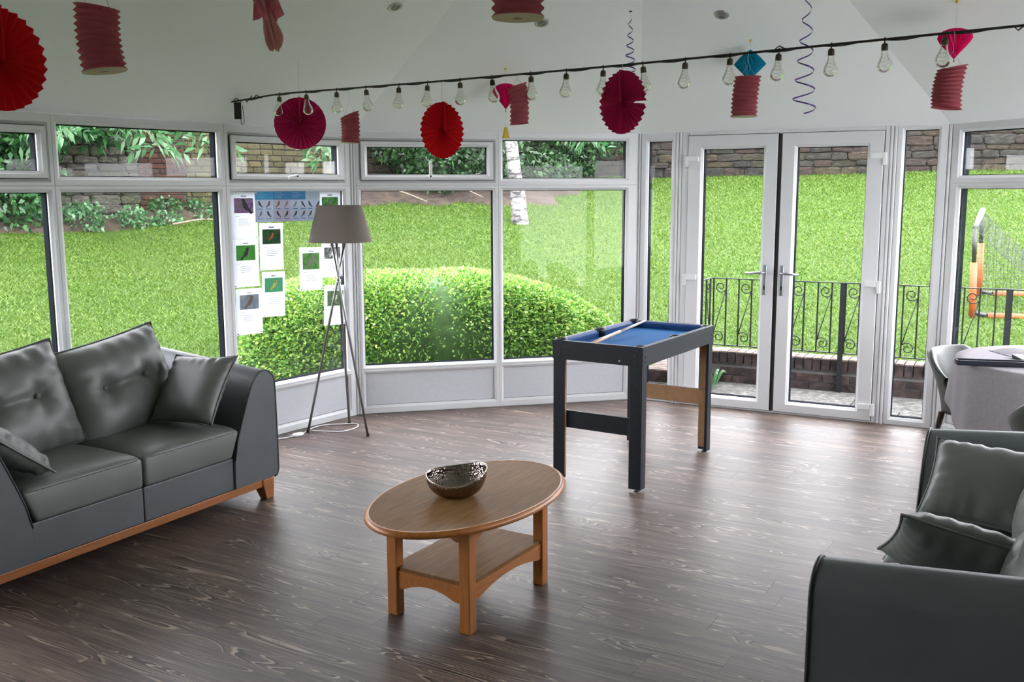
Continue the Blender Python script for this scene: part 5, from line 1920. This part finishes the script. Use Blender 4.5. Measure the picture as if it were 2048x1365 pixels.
stick([(-1.55, 17.7, 0.42), (-1.0, 17.7, 0.3), (-0.5, 17.4, 0.15)], 0.02, 'pale dead branch on the soil just left of the birch trunk')
stick([(-4.3, 15.5, 0.14), (-3.8, 15.7, 0.20), (-3.4, 15.95, 0.10)], 0.016, 'thin dead branch lying below the yellow brick wall')
stick([(-5.0, 14.7, 0.06), (-4.6, 14.95, 0.09), (-4.3, 15.0, 0.05)], 0.018, 'short dead branch lying below the red brick wall')

# ---- trees and shrubs
def blob_leaves(name, centers, n, ln, wn, m, parent, flat_=0.8, droop=0.3, shell=0.5):
    P_ = []
    tot = sum(c[3] ** 2 for c in centers)
    for cx, cy, cz, r in centers:
        k = max(10, int(n * r * r / tot))
        v = rng.normal(size=(k, 3))
        v /= np.linalg.norm(v, axis=1, keepdims=True)
        rad = r * (shell + (1 - shell) * rng.uniform(0, 1, (k, 1)))
        P_.append(np.array([cx, cy, cz]) + v * rad * np.array([1, 1, flat_]))
    P_ = np.concatenate(P_)
    o = leaves_mesh(name, P_, ln, wn, m, parent, None, droop)
    o['kind'] = 'stuff'
    return o

# birch
bz0 = float(lawn_z(0.096, 15.98))
BT = thing('birch_tree', 'white-barked birch tree on the bank outside the middle window', 'tree', (0.10, 15.98, bz0 - 0.05))
tr_ = smooth_path([(0.06, 0, -0.1), (0.03, 0, 0.12), (0.0, 0, 0.5), (-0.075, 0.02, 1.1), (-0.13, 0.05, 1.9), (-0.08, 0.08, 3.4), (0.05, 0.1, 5.2)], 5)
MB().tube(tr_, [0.19 - 0.09 * min(1, i / 3) * 0.4 - 0.0035 * i for i in range(len(tr_))], 16).build('trunk', birch_m, BT, True)
for (x, y, z), q in (((-0.1, 0.05, 2.6), (-1.1, 0.3, 4.0)), ((-0.08, 0.08, 3.2), (0.9, 0.2, 4.6)), ((0.0, 0.1, 4.2), (-0.5, -0.6, 5.4))):
    MB().tube([(x, y, z), ((x + q[0]) / 2, (y + q[1]) / 2, (z + q[2]) / 2 + 0.1), q], [0.06, 0.045, 0.015], 7).build('branch', birch_m, BT, True)
blob_leaves('crown', [(-0.9, 0.2, 4.6, 1.2), (0.8, 0.3, 5.0, 1.3), (0.0, 0.2, 5.8, 1.4), (-0.3, -0.8, 5.2, 1.0)], 6000, 0.10, 0.07, ash_m, BT)

# brown trunk at the wall with dark crown
def wall_tree(loc, r, lean, label, centers, n, m, name='tree', ln=0.14):
    z0_ = float(lawn_z(loc[0], loc[1]))
    t = thing(name, label, 'tree', (loc[0], loc[1], z0_ - 0.1))
    pth = smooth_path([(0, 0, -0.2), (0.02, 0, 0.6), (lean * 0.5, 0, 1.6), (lean, 0.1, 3.6)], 5)
    MB().tube(pth, [r * (1 - 0.03 * i) for i in range(len(pth))], 12).build('trunk', bark_m, t, True)
    blob_leaves('crown', centers, n, ln, ln * 0.55, m, t)
    return t
wall_tree((-2.75, 17.95), 0.16, -0.1, 'brown-barked tree against the wall at the left of the middle window', [(-0.4, -0.2, 4.2, 1.3), (0.9, 0.2, 4.4, 1.3), (-1.6, -0.6, 4.3, 1.2)], 5200, dark_l)
wall_tree((-7.2, 15.0), 0.12, -0.4, 'tree with pale green leaves overhanging the stone wall at the left', [(0.8, -1.3, 1.25, 0.5), (1.45, -0.9, 1.35, 0.42), (0.0, -1.6, 1.2, 0.55), (2.1, -0.4, 1.5, 0.38), (1.2, -0.8, 2.6, 1.2), (-0.4, -1.6, 2.4, 1.2)], 8000, ivy_m, ln=0.15)
wall_tree((4.2, 21.0), 0.13, 0.2, 'dark tree behind the rubble wall above the doors', [(-0.8, 0, 3.8, 1.5), (1.0, 0.3, 4.2, 1.6), (2.8, -0.8, 3.9, 1.5)], 5000, dark_l)

# big tree over the left end of the bank
bt_ = wall_tree((-10.2, 11.2), 0.22, 0.3, 'tall broad tree at the far left shading the bank', [(0.5, 0.0, 5.4, 1.8), (2.6, -0.8, 5.9, 1.9), (3.9, 1.4, 6.0, 1.9), (5.6, 0.2, 6.6, 1.9), (1.6, 2.4, 6.1, 2.0), (3.6, -2.6, 6.6, 1.9), (5.2, 3.2, 6.6, 1.9)], 15000, dark_l, 'tree', 0.24)

# compound-leaf sprays
def spray(loc, tip, label, n=9, ln=0.17):
    a, b = Vector(loc), Vector(tip)
    t = thing('leafy_branch', label, 'branch', a, 0, 'compound-leaf branches over the wall')
    MB().tube(smooth_path([(0, 0, 0), (b - a) * 0.5 + Vector((0, 0, 0.08)), b - a], 5), [0.012 - 0.0009 * i for i in range(11)], 6).build('stem', twig_m, t, True)
    P_, D_ = [], []
    for k in range(n):
        f = 0.25 + 0.75 * k / (n - 1)
        base = (b - a) * f + Vector((0, 0, 0.16 * f * (1 - f)))
        for sgn in (-1, 1):
            dr = Vector((rng.normal(0, 0.3) + sgn * 0.75, rng.normal(0, 0.4) - 0.3, rng.normal(0.0, 0.3) - 0.3)).normalized()
            for j in range(4):
                q = base + dr * (0.06 + 0.085 * j)
                for s3 in (-1, 1):
                    dd = (dr * 0.6 + Vector((rng.normal(0, 0.2), rng.normal(0, 0.3), s3 * 0.6 - 0.2))).normalized()
                    P_.append(q); D_.append(dd)
    o = leaves_mesh('leaflets', np.array([tuple(p) for p in P_]), ln, ln * 0.38, ash_m, t, np.array([tuple(d) for d in D_]), 0.2)
    return t
spray((-5.5, 14.3, 2.75), (-4.75, 13.6, 2.22), 'bright green leafy branch hanging before the red brick patch', 8)
spray((-4.75, 14.8, 2.9), (-4.15, 14.2, 2.33), 'bright green leafy branch hanging before the yellow bricks', 7)
spray((-6.3, 13.7, 2.8), (-5.75, 13.0, 2.42), 'leafy branch hanging before the pale rubble stones', 7)
spray((-3.4, 17.0, 2.75), (-2.9, 16.2, 2.18), 'leafy branch hanging by the right end of the yellow brick wall', 8)
spray((0.9, 19.6, 2.95), (1.5, 18.8, 2.55), 'leafy branch hanging right of the birch trunk', 7)

def shrub(loc, blobs, n, m, label, ln=0.09, name='shrub', group=None):
    z0_ = float(lawn_z(loc[0], loc[1]))
    t = thing(name, label, 'shrub', (loc[0], loc[1], z0_ - 0.05), 0, group)
    for k in range(4):
        a = k * 1.6
        MB().tube([(0.05 * math.cos(a), 0.05 * math.sin(a), 0), (0.12 * math.cos(a), 0.12 * math.sin(a), min(0.5, blobs[0][2] * 1.1))], [0.02, 0.01], 5).build('stem', hcore_m, t, True)
    blob_leaves('leaves', blobs, n, ln, ln * 0.7, m, t)
    return t
shrub((-7.15, 13.3), [(-0.4, 0, 0.5, 0.7), (0.3, 0.35, 0.35, 0.55), (-0.1, 0.3, 1.0, 0.6), (-1.0, -0.5, 0.9, 0.9), (0.55, 0.75, 0.75, 0.4)], 6500, ivy_m, 'mass of dark ivy over the stone wall at the far left', 0.10, 'ivy')
shrub((-4.95, 15.75), [(0, 0, 0.12, 0.28), (0.3, 0.25, 0.1, 0.25), (-0.4, -0.35, 0.15, 0.3)], 900, ivy_m, 'small weeds at the foot of the red brick patch', 0.07)
shrub((-1.3, 18.2), [(0, 0, 0.6, 0.7), (0.9, 0.2, 0.9, 0.8), (-0.7, 0.2, 1.0, 0.6), (1.9, 0.9, 0.5, 0.6)], 4500, dark_l, 'dark green shrub on the soil bed behind the birch', 0.10)
shrub((1.3, 20.2), [(0, 0, 0.4, 0.5), (0.5, 0.1, 1.0, 0.6), (-0.5, -0.1, 0.9, 0.5)], 2200, dark_l, 'dark ivy shrub against the wall right of the birch', 0.10)

shrub((-5.6, 14.75), [(0, 0, 0.15, 0.3), (0.4, 0.3, 0.12, 0.25), (-0.5, -0.5, 0.2, 0.35), (0.9, 0.75, 0.1, 0.25)], 1500, ash_m, 'low pale weeds at the foot of the pale stone wall', 0.07)
shrub((-4.1, 16.3), [(0, 0, 0.1, 0.25), (0.5, 0.5, 0.12, 0.3), (-0.4, -0.35, 0.1, 0.25)], 900, ivy_m, 'low dark weeds at the foot of the yellow brick wall', 0.07)
tf = thing('patio_weed', 'small green weed growing at the foot of the low brick wall', 'plant', patio_pt(0.34, 0.95, PZ))
for k_ in range(9):
    a_ = k_ * 2.4
    MB().grid(lambda a, b, a_=a_: ((0.02 + 0.10 * a) * math.cos(a_) - (b - 0.5) * 0.03 * math.sin(PI * a) * math.sin(a_), (0.02 + 0.10 * a) * math.sin(a_) + (b - 0.5) * 0.03 * math.sin(PI * a) * math.cos(a_), 0.16 * math.sin(1.9 * a)), 6, 3).build('leaf', ash_m, tf, True)

# ---- football goal
GB = Vector((4.56, 9.73, 0.0))
G2 = Vector((4.97, 10.49, 0.0))
z1_, z2_ = float(lawn_z(GB.x, GB.y)), float(lawn_z(G2.x, G2.y))
gl_ = thing('football_goal', 'small folding football goal with orange sleeves and black net on the lawn', 'football goal', (GB.x, GB.y, z1_))
o1 = Vector((0, 0, 0))
o2 = Vector((G2.x - GB.x, G2.y - GB.y, z2_ - z1_))
t1 = Vector((-0.03, 0, 0.88))
t2 = o2 + Vector((-0.02, 0, 0.90))
bk = Vector((0.95, -0.32, 0.02))
b1, b2 = o1 + bk, o2 + bk
for a, b in ((o1, t1), (o2, t2)):
    MB().tube([a, a.lerp(b, 0.62)], 0.034, 10).build('orange_sleeve', orange_m, gl_, True)
    MB().tube([a.lerp(b, 0.62), b], 0.022, 8).build('post', black_m, gl_, True)
MB().tube([t1, t1.lerp(t2, 0.5)], 0.024, 8).build('crossbar', black_m, gl_, True)
MB().tube([t1.lerp(t2, 0.48), t2], 0.03, 8).build('white_sleeve', goal_w, gl_, True)
for a, b in ((o1, b1), (o2, b2)):
    MB().tube([a + Vector((0, 0, 0.05)), a.lerp(b, 0.14) + Vector((0, 0, 0.02))], 0.02, 8).build('joint', black_m, gl_, True)
    MB().tube([a.lerp(b, 0.14) + Vector((0, 0, 0.02)), b], 0.032, 10).build('orange_sleeve', orange_m, gl_, True)
MB().tube([b1, b2], 0.02, 8).build('back_bar', black_m, gl_, True)
net = MB()
def netline(p, q, sag=0.0):
    pts = []
    for k in range(7):
        f = k / 6
        v = p.lerp(q, f)
        v.z -= sag * math.sin(PI * f)
        pts.append(v)
    net.tube(pts, 0.0022, 3, cap=False)
NN = 15
for k in range(NN + 1):
    f = k / NN
    netline(t1.lerp(t2, f), b1.lerp(b2, f), 0.06)
    netline(t1.lerp(b1, f) - Vector((0, 0, 0.06 * math.sin(PI * f))), t2.lerp(b2, f) - Vector((0, 0, 0.06 * math.sin(PI * f))))
for o_, t_1, b_ in ((o1, t1, b1), (o2, t2, b2)):
    for k in range(1, NN):
        f = k / NN
        netline(o_.lerp(t_1, f), b_.lerp(t_1, f))
        netline(o_.lerp(b_, f), t_1.lerp(b_, f))
net.build('net', mat('black_net', (0.01, 0.01, 0.012), 0.7), gl_)
